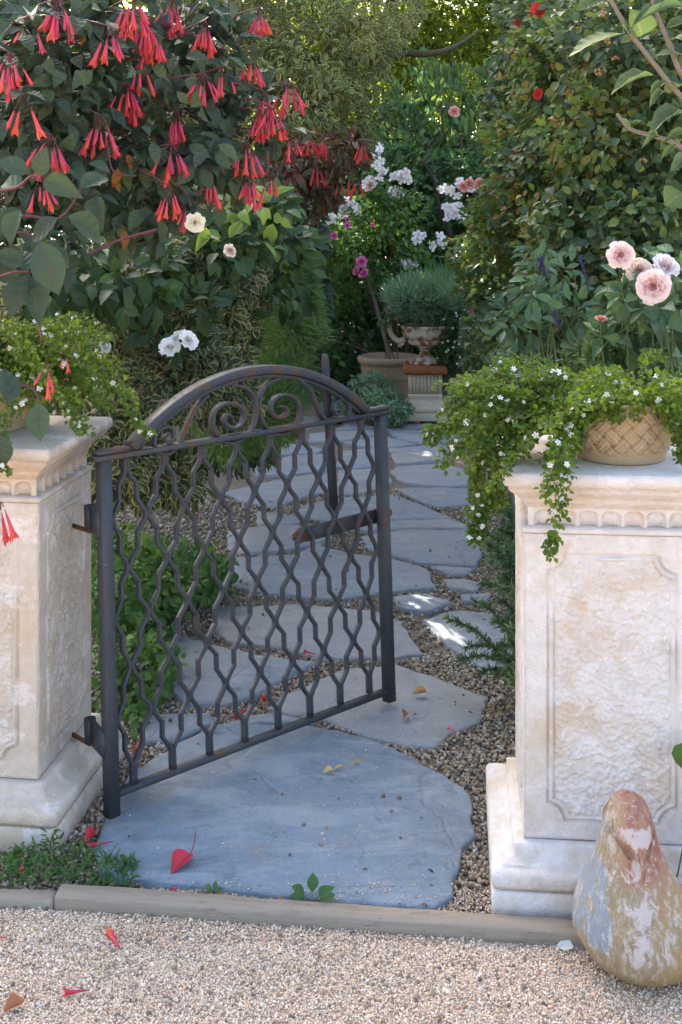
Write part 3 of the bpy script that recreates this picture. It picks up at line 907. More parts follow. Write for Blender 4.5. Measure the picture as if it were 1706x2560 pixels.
    c = mix(nt, math_n(nt, 'MULTIPLY', patch(math_n(nt, 'MULTIPLY', head, band(X, -0.05, 0.3, .02)), n1, 0.30, 0.46), 0.75), c, (0.36, 0.19, 0.11))
    c = mix(nt, patch(math_n(nt, 'MULTIPLY', head, band(X, -0.04, 0.3, .02)), n5, 0.47, 0.53), c, (0.30, 0.115, 0.085))
    white = math_n(nt, 'MULTIPLY', band(X, -0.06, 0.05, .04), band(Z, 0.05, 0.21, .04))
    c = mix(nt, math_n(nt, 'MULTIPLY', patch(white, n1, 0.45, 0.50), 0.9), c, (0.53, 0.45, 0.42))
    c = mix(nt, math_n(nt, 'MULTIPLY', ramp(nt, n1, [(0.555, (0, 0, 0)), (0.595, (1, 1, 1))]), 0.85), c, (0.53, 0.455, 0.415))
    c = mix(nt, math_n(nt, 'MULTIPLY', band(Z, -0.1, 0.055, .04), 0.75), c, (0.28, 0.205, 0.09))
    fm = math_n(nt, 'MULTIPLY', band(Z, 0.290, 0.340, .014), band(X, -0.046, 0.034, .012))
    c = mix(nt, math_n(nt, 'MULTIPLY', patch(fm, n5, 0.40, 0.44), 0.9), c, (0.54, 0.45, 0.42))
    c = mix(nt, math_n(nt, 'MULTIPLY', ramp(nt, n2, [(0.60, (0, 0, 0)), (0.66, (1, 1, 1))]), 0.7), c, (0.55, 0.49, 0.42))
    nt.links.new(c, b.inputs['Base Color']); b.inputs['Roughness'].default_value = 0.75
    b.inputs['Specular IOR Level'].default_value = 0.25
    bump(nt, b, math_n(nt, 'ADD', n1, n2), 0.55, 0.004)
    me = pym('clay_pigeon', V, F, True)
    o = obj('clay_pigeon', me, m, loc=tuple(org))
    tag(o, 'weathered painted clay pigeon standing on the gravel before the pillar', 'statue')
pigeon()

# ================================================================== basket-weave planter and clay planter on the pillars
def weave_pot(loc, r0, r1, h, label):
    seg, nz = 168, 44
    th = np.linspace(0, 2 * np.pi, seg, endpoint=False); z = np.linspace(0, h, nz)
    T, Z = np.meshgrid(th, z)
    rad = r0 + (r1 - r0) * np.sin(np.clip(Z / h, 0, 1) * np.pi * 0.55) / math.sin(math.pi * .55)
    p = 0.046
    S_ = T * (16 * p / (2 * np.pi))              # 16 cells round
    a = (S_ + Z) / p; b = (S_ - Z) / p
    ca, cb = np.floor(a), np.floor(b)
    over = ((ca + cb) % 2 == 0)
    fa, fb = a - ca - .5, b - cb - .5
    s1 = np.sqrt(np.clip(1 - (fb / 0.42) ** 2, 0, 1)) * (0.65 + 0.35 * np.cos(fb * 22)) * np.where(over, 1, .35)
    s2 = np.sqrt(np.clip(1 - (fa / 0.42) ** 2, 0, 1)) * (0.65 + 0.35 * np.cos(fa * 22)) * np.where(over, .35, 1)
    hgt = np.maximum(s1, s2) * 0.012
    band = (Z < 0.024) | (Z > h - 0.018)
    ring = 0.004 + 0.0012 * np.sin(Z * 900)
    hgt = np.where(band, ring, hgt)
    hgt = np.where(Z < 0.003, 0, hgt)
    Rr = rad + hgt
    V = np.stack((Rr * np.cos(T), Rr * np.sin(T), Z), -1).reshape(-1, 3).tolist()
    F = grid_faces(seg, nz, True)
    rel = np.where(band, 0.6, np.maximum(s1, s2)).ravel().tolist()
    n = len(V)
    for rr, zz in ((r1 - 0.008, h), (r1 - 0.014, h - 0.03)):
        V += [(rr * math.cos(t), rr * math.sin(t), zz) for t in th]
    F += grid_faces(seg, 3, True, off=(nz - 1) * seg)
    F += [tuple(range(n + seg, n + 2 * seg)), tuple(range(seg))[::-1]]
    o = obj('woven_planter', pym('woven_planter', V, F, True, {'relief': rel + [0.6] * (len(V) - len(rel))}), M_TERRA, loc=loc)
    tag(o, label, 'planter', 'clay planters on the pillars')
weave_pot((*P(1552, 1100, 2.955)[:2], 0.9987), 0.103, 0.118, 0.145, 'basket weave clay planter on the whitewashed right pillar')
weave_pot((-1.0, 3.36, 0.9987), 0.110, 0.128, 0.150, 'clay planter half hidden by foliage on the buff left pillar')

# ================================================================== urn on its pedestal, pot behind it
UX, UY = 0.647, 9.25
t = empty('urn_pedestal', (UX, UY, 0.0), -0.05, 'square fluted stone pedestal carrying the rusty urn at the end of the path', 'pedestal')
obj('plinth', square_sweep('plinth', [(0.163, 0.02), (0.166, 0.03), (0.166, 0.075), (0.163, 0.082)]), M_CAST, t)
obj('base_moulding', square_sweep('base_moulding', [(0.160, 0.083), (0.166, 0.092), (0.166, 0.115), (0.155, 0.130), (0.150, 0.134), (0.140, 0.150), (0.129, 0.170), (0.127, 0.190), (0.131, 0.196), (0.131, 0.212), (0.126, 0.222)]), M_CAST, t)
g = Geo()
g.box((0, 0, 0.295), (0.115, 0.115, 0.075))
obj('shaft', g.mesh('shaft'), M_CAST, t)
for q in range(4):
    g = Geo()
    for k in range(9):
        x = -0.11 + 0.22 * k / 8
        g.tube([np.array((x, -0.118, 0.223)), np.array((x, -0.118, 0.37))], 0.0105, 6)
    o = obj('fluting', g.mesh('fluting'), M_CAST, t); o.rotation_euler = (0, 0, math.pi / 2 * q)
M_RTOP = plain('rust_stained_stone', (0.24, 0.095, 0.035), 0.9, 0.2, 0.5, 40, 0.6)
obj('cap', square_sweep('cap', [(0.150, 0.3705), (0.166, 0.382), (0.168, 0.405), (0.163, 0.425), (0.150, 0.437)]), M_RTOP, t)
t2 = empty('garden_urn', (UX, UY, 0.4372), 0.0, 'cast iron urn with scroll handles and flaking paint on the pedestal', 'urn')
obj('foot', lathe('foot', [(0.118, 0.0), (0.120, 0.016), (0.108, 0.024), (0.100, 0.030), (0.085, 0.045), (0.050, 0.062), (0.036, 0.080), (0.034, 0.098), (0.046, 0.122), (0.080, 0.142)]), M_URN, t2)
obj('bowl', lathe('bowl', [(0.080, 0.1422), (0.118, 0.150), (0.132, 0.166), (0.134, 0.182), (0.128, 0.193), (0.150, 0.199), (0.164, 0.206), (0.172, 0.235), (0.176, 0.265), (0.186, 0.282), (0.190, 0.296), (0.180, 0.300), (0.168, 0.290)]), M_URN, t2)
for s in (-1, 1):
    g = Geo()
    pts = catmull([(s * 0.155, 0, 0.19), (s * 0.20, 0, 0.175), (s * 0.255, 0, 0.22), (s * 0.275, 0, 0.30), (s * 0.262, 0, 0.37), (s * 0.235, 0, 0.405), (s * 0.215, 0, 0.385), (s * 0.225, 0, 0.355), (s * 0.240, 0, 0.362)], 6)
    g.tube(pts, np.concatenate((np.linspace(0.026, 0.017, len(pts) // 2), np.linspace(0.017, 0.022, len(pts) - len(pts) // 2))), 8)
    g.tube(catmull([(s * 0.262, 0, 0.37), (s * 0.275, 0, 0.41), (s * 0.262, 0, 0.45), (s * 0.245, 0, 0.455)], 5), [0.02] * 8 + [0.016] * 8, 7)
    g.tube(catmull([(s * 0.20, 0, 0.175), (s * 0.185, 0, 0.15), (s * 0.20, 0, 0.13)], 5), 0.015, 7)
    obj('handle', g.mesh('handle', True), plain('pale_cast_handle', (0.42, 0.34, 0.26), 0.8, 0.2, 0.4, 30, 0.4), t2)
# bricks under the pedestal
for dx in (-0.075, 0.105):
    g = Geo(); g.box((0, 0, 0), (0.022, 0.05, 0.0095))
    o = obj('brick', g.mesh('brick'), plain('red_brick', (0.24, 0.085, 0.06), 0.9), loc=(UX + dx, UY - 0.135, 0.0095))
    tag(o, 'small red brick wedged under the front of the urn pedestal, ' + ('farther from the iron gate' if dx > 0 else 'nearer the terracotta pot'), 'brick', 'bricks under the pedestal')
RX, RY = 0.40, 10.0
o = obj('terracotta_pot', lathe('terracotta_pot', [(0.150, 0.0), (0.165, 0.02), (0.205, 0.15), (0.222, 0.23), (0.228, 0.238), (0.226, 0.247), (0.236, 0.33), (0.240, 0.345), (0.252, 0.352), (0.264, 0.370), (0.266, 0.392), (0.255, 0.408), (0.238, 0.412), (0.225, 0.395), (0.215, 0.35), (0.01, 0.345)], 48, cap=False), M_POT, loc=(RX, RY, 0.0))
tag(o, 'big round terracotta pot with a rolled rim behind the pedestal', 'pot')

# ================================================================== planting: helpers
CAMP = np.array((0, 0, CAM_Z))
TS = np.array(TO_SUN)
SUN_LINES = [(G(1046, 1512), 0.045), (G(1042, 1500), 0.03), (G(1085, 1570), 0.035), (G(1115, 1590), 0.03), (G(1150, 1610), 0.02)]
_r = random.Random(4)
SUN_LINES += [(P(_r.uniform(1130, 1270), _r.uniform(450, 770), _r.uniform(6.6, 8.0)), 0.05) for _ in range(9)]
SUN_LINES += [(P(_r.uniform(810, 1010), _r.uniform(500, 640), 9.6), 0.06) for _ in range(9)]
SUN_LINES += [(P(_r.uniform(900, 1230), _r.uniform(180, 420), 10.9), 0.10) for _ in range(5)]
def sunlit_gap(T):
    keep = np.ones(len(T), bool)
    for p, r in SUN_LINES:
        d = T - p
        t = d @ TS
        dist = np.linalg.norm(d - t[:, None] * TS, axis=1)
        keep &= ~((dist < r + 0.012 * np.maximum(t, 0)) & (t > 0.35))
    return keep

def blob(px, py, Y, rx, ry, rY):
    return (P(px, py, Y), np.array((rx / FOC * Y, rY, ry / FOC * Y)))

def sample(blobs, n, shell=0.16, lump=0.30, clump=0):
    w = np.array([b[1][0] * b[1][2] for b in blobs]); w /= w.sum()
    idx = rng.choice(len(blobs), n, p=w)
    c = np.array([b[0] for b in blobs])[idx]; r = np.array([b[1] for b in blobs])[idx]
    d = norm(rng.normal(size=(n, 3)))
    if clump:
        cd = norm(rng.normal(size=(clump * len(blobs), 3)))
        k = rng.integers(0, clump, n) + idx * clump
        m = rng.random(n) < 0.75
        d = np.where(m[:, None], norm(cd[k] + rng.normal(size=(n, 3)) * 0.20), d)
    ph = idx * 1.7
    l = 1 + lump * (np.sin(d[:, 0] * 5 + ph) * np.sin(d[:, 2] * 6 + ph * 2) + 0.6 * np.sin(d[:, 0] * 13 + d[:, 2] * 11 + ph)) * 0.6
    f = (1 - np.abs(rng.normal(0, shell, n))) * l
    f = np.where(rng.random(n) < 0.22, f * rng.uniform(0.35, 0.95, n), f)
    return c + d * r * f[:, None], norm(d / r)

def leaf_frames(T, out, size, ratio, w_out=1.0, droop=0.3, rand=0.7, up=0.8, face=0.5):
    n = len(T)
    d = out * w_out + rng.normal(size=(n, 3)) * rand + np.array((0, 0, -droop))
    tc = norm(CAMP - T)
    nn = rng.normal(size=(n, 3)) * 0.55 + np.array((0, 0, up)) + tc * face + out * 0.3
    L = rng.uniform(*size, n)
    return frames(d, nn, L, L * ratio * rng.uniform(0.85, 1.15, n))

LEAFMESH = {}
def leaf_variants(key, tm, mats):
    if key not in LEAFMESH:
        out = []
        for k in range(6):
            tv, tf, te = tm
            v = np.array(tv, float)
            v[:, 2] *= 1 + 0.5 * (k % 3 - 1)
            v[:, 0] += 0.05 * (k % 2) * np.sin(v[:, 1] * 3)
            me = pym('leaf', v, tf, True, {'rnd': np.full(len(v), (k + 0.5) / 6), 'edge': te, 'along': np.array(tv, float)[:, 1]})
            me.materials.append(mats)
            out.append(me)
        LEAFMESH[key] = out
    return LEAFMESH[key]

def put(name, me, M3, T, parent, org=(0, 0, 0), label=None):
    m = Matrix([[*M3[0], T[0] - org[0]], [*M3[1], T[1] - org[1]], [*M3[2], T[2] - org[2]], [0, 0, 0, 1]])
    o = bpy.data.objects.new(name, me)
    o.parent = parent
    o.matrix_basis = m
    COL.objects.link(o)
    if label: o['label'] = label
    return o

def project(T):
    return HX + FOC * T[:, 0] / T[:, 1], HY - FOC * (T[:, 2] - CAM_Z) / T[:, 1]

def leaves(root, key, tm, m, T, M, n_obj, org, name='leaf', out=None, fname='foliage'):
    """the leaves that show best become parts of their own, the rest one part of kind stuff"""
    keep = sunlit_gap(T)
    T, M = T[keep], M[keep]
    if out is not None: out = out[keep]
    px, py = project(T)
    vis = (px > 10) & (px < 1696) & (py > 10) & (py < 2550) & (T[:, 1] > 0.5)
    size = np.linalg.norm(M[:, :, 1], axis=1) / T[:, 1]
    sc = size / size.max()
    if out is not None: sc = sc + 1.2 * (out * norm(CAMP - T)).sum(1)
    sc = np.where(vis, sc, -9)
    o = np.argsort(-sc)
    n_obj = min(n_obj, int(vis.sum()))
    pick = o[:max(n_obj * 3, n_obj)]
    pick = pick[sc[pick] > -9]
    pick = rng.permutation(pick)[:n_obj]
    mask = np.ones(len(T), bool); mask[pick] = False
    vs = leaf_variants(key, tm, m)
    for i, k in enumerate(pick):
        put(name, vs[i % 6], M[k], T[k], root, org)
    if mask.sum():
        me = scatter(fname, tm, M[mask], T[mask] - np.asarray(org))
        obj(fname, me, m, root, kind='stuff')

def stems(root, paths, m, org, name='stem', seg=6):
    if name == 'trunk' and len(paths) > 1:
        for q in paths: stems(root, [q], m, org, name, seg)
        return
    g = Geo()
    for pts, r in paths:
        g.tube(np.asarray(pts) - np.asarray(org), r, seg)
    return obj(name, g.mesh(name, True), m, root)

def bez(a, b, c, n=14):
    t = np.linspace(0, 1, n)[:, None]
    a, b, c = (np.asarray(x, float) for x in (a, b, c))
    return (1 - t) ** 2 * a + 2 * t * (1 - t) * b + t * t * c

def shrub(name, label, cat, loc, blobs, key, tm, m, n_obj, n_stuff, size, ratio, group=None, stem_m=None, stem_n=7, stem_r=0.012, clump=9, **kw):
    root = empty(name, loc, 0, label, cat, group)
    lump = kw.pop('lump', 0.3); shell = kw.pop('shell', 0.16)
    T, out = sample(blobs, n_obj + n_stuff, shell, lump, clump)
    M = leaf_frames(T, out, size, ratio, **kw)
    ok = T[:, 2] > 0.0
    leaves(root, key, tm, m, T[ok], M[ok], n_obj, loc, out=out[ok])
    r = random.Random(len(label))
    paths = []
    for k in range(stem_n):
        b = blobs[k % len(blobs)]
        tip = b[0] + b[1] * np.array((r.uniform(-.7, .7), r.uniform(-.7, .3), r.uniform(-.2, .8)))
        base = np.array(loc, float) + (r.uniform(-.06, .06), r.uniform(-.06, .06), -0.05)
        mid = (base + tip) / 2 + (r.uniform(-.1, .1), r.uniform(-.1, .1), .15)
        pts = bez(base, mid, tip)
        paths.append((pts, np.linspace(stem_r, stem_r * 0.3, len(pts))))
    stems(root, paths, stem_m or M_TWIG, loc, 'stem' if stem_r < 0.04 else 'trunk')
    return root

# flowers ------------------------------------------------------------
def petal_geo(lean, L, half, rad, lip, nu=6, nv=6, az=0.0):
    V = []
    for j in range(nv):
        v = j / (nv - 1)
        r = rad + math.sin(lean) * v * L + lip * v ** 3 * L
        z = math.cos(lean) * v * L - lip * 0.8 * v ** 4 * L
        for i in range(nu):
            u = 2 * i / (nu - 1) - 1
            hw = half * (0.35 + 0.65 * math.sqrt(v)) * (1 - 0.18 * v ** 6)
            ang = az + u * hw / max(r + 0.25 * L, 0.25 * L)
            zz = z - 0.16 * L * (abs(u) ** 2.5) * v + 0.025 * L * math.sin(az * 7 + u * 5) * v
            V.append(np.array((r * math.sin(ang) if r > 1e-4 else 0, r * math.cos(ang) if r > 1e-4 else 0, zz)))
    return V, grid_faces(nu, nv)

def rose_mesh(name, rings, k0=0):
    V, F, E = [], [], []
    for k, (n, lean, L, half, rad, lip) in enumerate(rings):
        for i in range(n):
            v, f = petal_geo(lean + random.uniform(-.09, .09), L * random.uniform(.88, 1.1), half * random.uniform(.85, 1.15), rad * random.uniform(.9, 1.1), lip, az=2 * math.pi * i / n + k * 0.9 + random.uniform(-.15, .15))
            o = len(V); V += v; F += [tuple(q + o for q in x) for x in f]
            E += [k / max(1, len(rings) - 1) * 0.42 + 0.58 * ((j // 6) / 5) ** 2.2 for j in range(36)]  # inner rings deeper in tone; darker petal bases paint shade between the rings
    return pym(name, np.array(V), F, True, {'edge': E, 'rnd': np.zeros(len(V))})
RINGS_IN = [(3, 0.02, 0.47, 0.13, 0.02, 0.0), (4, 0.15, 0.51, 0.19, 0.04, 0.04), (5, 0.27, 0.54, 0.22, 0.07, 0.07), (6, 0.40, 0.55, 0.23, 0.10, 0.09), (7, 0.55, 0.56, 0.25, 0.12, 0.11), (7, 0.72, 0.57, 0.28, 0.13, 0.12)]
RINGS_ALL = RINGS_IN + [(7, 0.90, 0.58, 0.32, 0.14, 0.14), (7, 1.12, 0.58, 0.36, 0.14, 0.15)]
RINGS_OPEN = [(3, 0.3, 0.25, 0.14, 0.02, 0.0), (4, 0.7, 0.42, 0.26, 0.05, 0.1), (5, 1.1, 0.55, 0.34, 0.06, 0.15)]
ROSE_CORE = rose_mesh('rose_bloom', RINGS_IN); ROSE_FULL = rose_mesh('rose_bloom', RINGS_ALL); ROSE_OPEN = rose_mesh('rose_bloom', RINGS_OPEN)
def _pet(lean, lip):
    v, f = petal_geo(lean, 0.59, 0.34, 0.14, lip); return pym('petal', np.array(v), f, True, {'edge': [0.42 + 0.58 * ((j // 6) / 5) ** 1.6 for j in range(36)], 'rnd': np.zeros(36)})
PETALS = [_pet(0.88, 0.13), _pet(1.03, 0.15), _pet(1.20, 0.18)]
def petal_mat(name, inner, outer, trans=0.25, at=(0.15, 0.75)):
    m, nt, b, out = new_mat(name)
    e = nd(nt, 'ShaderNodeAttribute', attribute_name='edge').outputs['Fac']
    n = noise(nt, coords(nt), 6, 3)
    c = ramp(nt, math_n(nt, 'ADD', e, math_n(nt, 'MULTIPLY', math_n(nt, 'SUBTRACT', n, .5), .3)), [(at[0], inner), (at[1], outer)])
    nt.links.new(c, b.inputs['Base Color']); b.inputs['Roughness'].default_value = 0.6
    b.inputs['Specular IOR Level'].default_value = 0.2
    t = nt.nodes.new('ShaderNodeBsdfTranslucent'); nt.links.new(c, t.inputs[0])
    ms = nd(nt, 'ShaderNodeMixShader'); ms.inputs[0].default_value = trans
    nt.links.new(b.outputs[0], ms.inputs[1]); nt.links.new(t.outputs[0], ms.inputs[2]); nt.links.new(ms.outputs[0], out.inputs['Surface'])
    return m
M_PINKR = petal_mat('blush_pink_petal', (0.66, 0.22, 0.28), (0.80, 0.65, 0.61), at=(0.1, 0.85))
M_BLUSH = petal_mat('faded_blush_petal', (0.56, 0.30, 0.26), (0.68, 0.59, 0.50), at=(0.1, 0.85))
M_WHITE = petal_mat('white_petal', (0.70, 0.68, 0.56), (0.80, 0.80, 0.78), at=(0.0, 0.6))
M_CREAM = petal_mat('cream_petal', (0.64, 0.55, 0.34), (0.74, 0.71, 0.58), at=(0.0, 0.7))
M_PALEP = petal_mat('pale_pink_petal', (0.68, 0.50, 0.48), (0.74, 0.69, 0.69))
M_MAG = petal_mat('magenta_petal', (0.55, 0.05, 0.22), (0.72, 0.18, 0.42))
M_RED = petal_mat('red_petal', (0.50, 0.015, 0.02), (0.62, 0.03, 0.03))
M_CORAL = petal_mat('coral_petal', (0.70, 0.22, 0.16), (0.75, 0.40, 0.34))
ROSEC = {}
def rose(parent, org, pos, dirv, size, m, kind='full', petals=False, label=None):
    """size = bloom radius"""
    base = {'full': ROSE_FULL, 'core': ROSE_CORE, 'open': ROSE_OPEN}['core' if petals else kind]
    key = (base.name, m.name)
    if key not in ROSEC:
        me = base.copy(); me.materials.clear(); me.materials.append(m); ROSEC[key] = me
    d = Vector(dirv).normalized()
    M3 = np.array(d.to_track_quat('Z', 'Y').to_matrix()) @ np.array(Matrix.Rotation(random.uniform(0, 6.28), 3, 'Z'))
    s = size / 0.74
    o = put('rose_bloom', ROSEC[key], M3 * s, pos, parent, org, label)
    if petals:
        for ring, n in ((0, 6), (1, 6), (2, 6)):
            pk = (PETALS[ring].name, m.name)
            if pk not in ROSEC:
                me = PETALS[ring].copy(); me.materials.clear(); me.materials.append(m); ROSEC[pk] = me
            for i in range(n):
                R = np.array(Matrix.Rotation(2 * math.pi * i / n + ring * .6 + random.uniform(-.1, .1), 3, 'Z'))
                put('petal', ROSEC[pk], R * random.uniform(.92, 1.08), (0, 0, 0), o)
    return o

def floret_mesh(name, n=5, m=None):
    V, F, E = [np.array((0, 0, -0.1))], [], [0]
    for i in range(n):
        a = 2 * math.pi * i / n
        c, s_ = math.cos(a), math.sin(a)
        k = len(V)
        for x, y, z in ((0.35, -0.28, 0.08), (0.95, -0.36, 0.02), (1.1, 0.0, -0.02), (0.95, 0.36, 0.02), (0.35, 0.28, 0.08)):
            V.append(np.array((x * c - y * s_, x * s_ + y * c, z))); E.append(min(1, x))
        F.append((0, k, k + 1, k + 2)); F.append((0, k + 2, k + 3, k + 4))
    me = pym(name, np.array(V), F, False, {'edge': E, 'rnd': np.zeros(len(V))})
    if m: me.materials.append(m)
    return me

def face_dir(T, spread=0.5, up=0.35):
    d = norm(CAMP - T) + rng.normal(size=3) * spread + np.array((0, 0, up))
    return d / np.linalg.norm(d)

def rot_to(d):
    return np.array(Vector(d).to_track_quat('Z', 'Y').to_matrix()) @ np.array(Matrix.Rotation(random.uniform(0, 6.28), 3, 'Z'))

# foliage materials ----------------------------------------------------
ML = {}
ML['pitto'] = leaf_mat('pale_variegated_leaf', [(0.085, 0.115, 0.045), (0.125, 0.15, 0.06), (0.065, 0.095, 0.04)], (0.36, 0.38, 0.16), edge_at=0.68, gain=1.15)
ML['euony'] = leaf_mat('gold_edged_leaf', [(0.035, 0.06, 0.03), (0.05, 0.08, 0.04), (0.07, 0.10, 0.055)], (0.38, 0.36, 0.17), edge_at=0.66, gain=1.15)
ML['rose'] = leaf_mat('dark_rose_leaf', [(0.028, 0.058, 0.022), (0.04, 0.085, 0.025), (0.03, 0.06, 0.035), (0.055, 0.105, 0.03)], trans=0.32, gain=2.0)
ML['bright'] = leaf_mat('bright_leaf', [(0.10, 0.17, 0.04), (0.14, 0.20, 0.05), (0.07, 0.13, 0.035)], trans=0.4)
ML['vine'] = leaf_mat('glossy_vine_leaf', [(0.024, 0.048, 0.022), (0.036, 0.066, 0.028), (0.058, 0.095, 0.028), (0.042, 0.064, 0.038), (0.095, 0.115, 0.03)], rough=0.42, spec=0.35, trans=0.32, gain=1.75)
ML['rust'] = leaf_mat('rust_leaf', [(0.16, 0.075, 0.02), (0.20, 0.11, 0.03), (0.12, 0.045, 0.025), (0.12, 0.10, 0.03)], trans=0.4, gain=1.2)
ML['fuchsia'] = leaf_mat('fuchsia_leaf', [(0.038, 0.066, 0.044), (0.05, 0.088, 0.052), (0.034, 0.054, 0.040), (0.06, 0.10, 0.05)], vein=(0.075, 0.065, 0.055), rough=0.5, trans=0.2, ribs=30, gain=1.0)
ML['purple'] = leaf_mat('young_purple_leaf', [(0.06, 0.03, 0.03), (0.08, 0.025, 0.03), (0.05, 0.04, 0.03)], trans=0.3)
ML['orange'] = leaf_mat('orange_autumn_leaf', [(0.30, 0.12, 0.02), (0.24, 0.10, 0.02)], trans=0.45, gain=1.0, ribs=30, vein=(0.18, 0.09, 0.03))
ML['bacopa'] = leaf_mat('bacopa_leaf', [(0.095, 0.16, 0.025), (0.14, 0.21, 0.035), (0.07, 0.13, 0.03)], trans=0.45, gain=1.2)
ML['grey'] = leaf_mat('grey_green_leaf', [(0.085, 0.14, 0.09), (0.12, 0.18, 0.11), (0.07, 0.12, 0.07)], trans=0.35, gain=2.0)
ML['rosemary'] = leaf_mat('rosemary_leaf', [(0.045, 0.085, 0.04), (0.065, 0.11, 0.05), (0.08, 0.13, 0.05)], trans=0.25)
ML['mint'] = leaf_mat('mint_leaf', [(0.06, 0.125, 0.035), (0.085, 0.16, 0.045), (0.05, 0.11, 0.035)], trans=0.35)
ML['apple'] = leaf_mat('apple_leaf', [(0.075, 0.12, 0.05), (0.09, 0.135, 0.05), (0.07, 0.11, 0.06)], vein=(0.14, 0.17, 0.08), trans=0.45, ribs=38, gain=1.15)
ML['hedge'] = leaf_mat('evergreen_leaf', [(0.025, 0.05, 0.02), (0.035, 0.07, 0.025), (0.03, 0.055, 0.03), (0.05, 0.085, 0.03)], trans=0.3, gain=1.9)
ML['tree'] = leaf_mat('tree_leaf', [(0.07, 0.12, 0.03), (0.10, 0.15, 0.035), (0.13, 0.17, 0.04), (0.05, 0.10, 0.025)], trans=0.6, gain=1.6)
ML['gold'] = leaf_mat('sun_tinted_tree_leaf', [(0.09, 0.15, 0.035), (0.16, 0.19, 0.04), (0.06, 0.11, 0.03), (0.12, 0.17, 0.035)], trans=0.6, gain=1.4)  # yellower copy of the tree leaf, sunlight put into its colour
ML['conifer'] = leaf_mat('feathery_leaf', [(0.05, 0.10, 0.03), (0.07, 0.13, 0.035)], trans=0.3)

# ================================================================== trees and hedges behind the garden
def tree(label, x, y, h, blobs, n, size, key='tree', group='trees beyond the garden'):
    root = empty('garden_tree', (x, y, 0), 0, label, 'tree', group)
    T, out = sample(blobs, n, 0.25, 0.35, 14)
    M = leaf_frames(T, out, size, 0.5, w_out=0.6, droop=0.3, rand=1.0, up=0.6, face=0.0)
    k = sunlit_gap(T)
    obj('crown', scatter('crown', LEAF_S, M[k], T[k] - (x, y, 0)), ML[key], root, kind='stuff')
    g = Geo()
    g.tube(bez((0, 0, -0.1), (0.1, 0, h * .3), (0.0, 0, h * .62)), np.linspace(0.13, 0.07, 14), 8)
    obj('trunk', g.mesh('trunk', True), M_BARK, root)
    g = Geo()
    for b in blobs:
        tip = b[0] - np.array((x, y, 0))
        for q in range(2):
            e = tip + b[1] * np.array((random.uniform(-.6, .6), random.uniform(-.6, .6), random.uniform(-.2, .5)))
            g.tube(bez((0, 0, h * random.uniform(.3, .6)), (e[0] * .4, e[1] * .4, max(e[2] * .8, h * .4)), e), np.linspace(0.08, 0.015, 14), 6)
    obj('limb', g.mesh('limb', True), M_BARK, root)
    return root
E3 = lambda *a: np.array(a, float)
tree('tall leafy tree at the back left, above the variegated tree', -3.4, 15.5, 11, [(E3(-3.6, 15.5, 8.2), E3(3.4, 2.4, 3.4)), (E3(-1.2, 15.2, 7.2), E3(2.2, 2.0, 2.6)), (E3(-5, 14.5, 5), E3(2.4, 2, 2.6)), (E3(-2.5, 14.2, 4.6), E3(1.7, 1.2, 1.5)), (E3(-3.6, 14, 9.2), E3(3.2, 2.0, 2.6)), (E3(-6.2, 14, 7.5), E3(2.4, 2, 3))], 70000, (0.15, 0.22))
tree('tall leafy tree at the back right, above the dark vine', 4.6, 15.5, 11, [(E3(4.6, 15.5, 8.2), E3(3.2, 2.4, 3.4)), (E3(2.4, 15.0, 7.8), E3(2.0, 2.0, 2.4)), (E3(5.5, 14, 4.8), E3(2.4, 2, 2.4))], 34000, (0.15, 0.22))
tree('sunlit tree with yellow green leaves at the far end, top centre of the view', 0.8, 18.5, 9, [(E3(0.7, 18.5, 5.0), E3(2.8, 1.6, 2.8)), (E3(-0.6, 17.4, 3.4), E3(1.6, 1.0, 1.6)), (E3(2.2, 17.4, 3.4), E3(1.6, 1.0, 1.7)), (E3(0.6, 16.8, 4.2), E3(1.3, .7, 1.2)), ], 30000, (0.09, 0.14), 'gold')
tree('far pale green tree glimpsed behind the sunlit tree at the far end', 1.0, 24, 9, [(E3(1, 24, 3.2), E3(5.5, 1.5, 2.6)), (E3(-4, 24, 3.5), E3(3, 1.5, 2.5))], 22000, (0.16, 0.24))

def hedge(name, label, x0, x1, y0, y1, zt, n, size, group):
    """a clipped-less evergreen hedge: leaves through a wall-like volume"""
    c = E3((x0 + x1) / 2, (y0 + y1) / 2, 0)
    root = empty(name, tuple(c), 0, label, 'hedge', group)
    u = rng.random(n); x = x0 + (x1 - x0) * u
    yc = y0 + (y1 - y0) * u
    top = zt * (0.86 + 0.14 * np.sin(x * 2.1) * np.sin(x * 0.9 + 1) + 0.1 * vnoise(x * 3 + 50, x * 0 + 2.0, 5))
    z = top * rng.random(n) ** 0.8
    depth = np.abs(rng.normal(0, 0.3, n))
    ln = vnoise(x * 2.4 + 40, z * 2.4 + 10, 9) * 0.5
    y = yc + depth - ln
    T = np.stack((x, y, z), 1)
    out = np.tile(E3(0, -1, 0.2), (n, 1))
    M = leaf_frames(T, out, size, 0.55, droop=0.3, rand=0.9)
    k = sunlit_gap(T)
    obj('foliage', scatter('foliage', LEAF_S, M[k], T[k] - c), ML['hedge'], root, kind='stuff')
    paths = []
    for q in range(int(abs(x1 - x0) * 2) + 2):
        f = random.random(); bx = x0 + (x1 - x0) * f; by = y0 + (y1 - y0) * f + 0.25
        paths.append((bez((bx, by, -0.1), (bx + random.uniform(-.2, .2), by, zt * .5), (bx + random.uniform(-.5, .5), by - .1, zt * .85)), np.linspace(0.03, 0.008, 14)))
    stems(root, paths, M_BARK, c, 'trunk')
    return root
hedge('evergreen_hedge', 'dark evergreen hedge closing the end of the path behind the urn', -2.4, 3.0, 12.2, 12.2, 2.5, 46000, (0.07, 0.11), 'hedges round the garden')
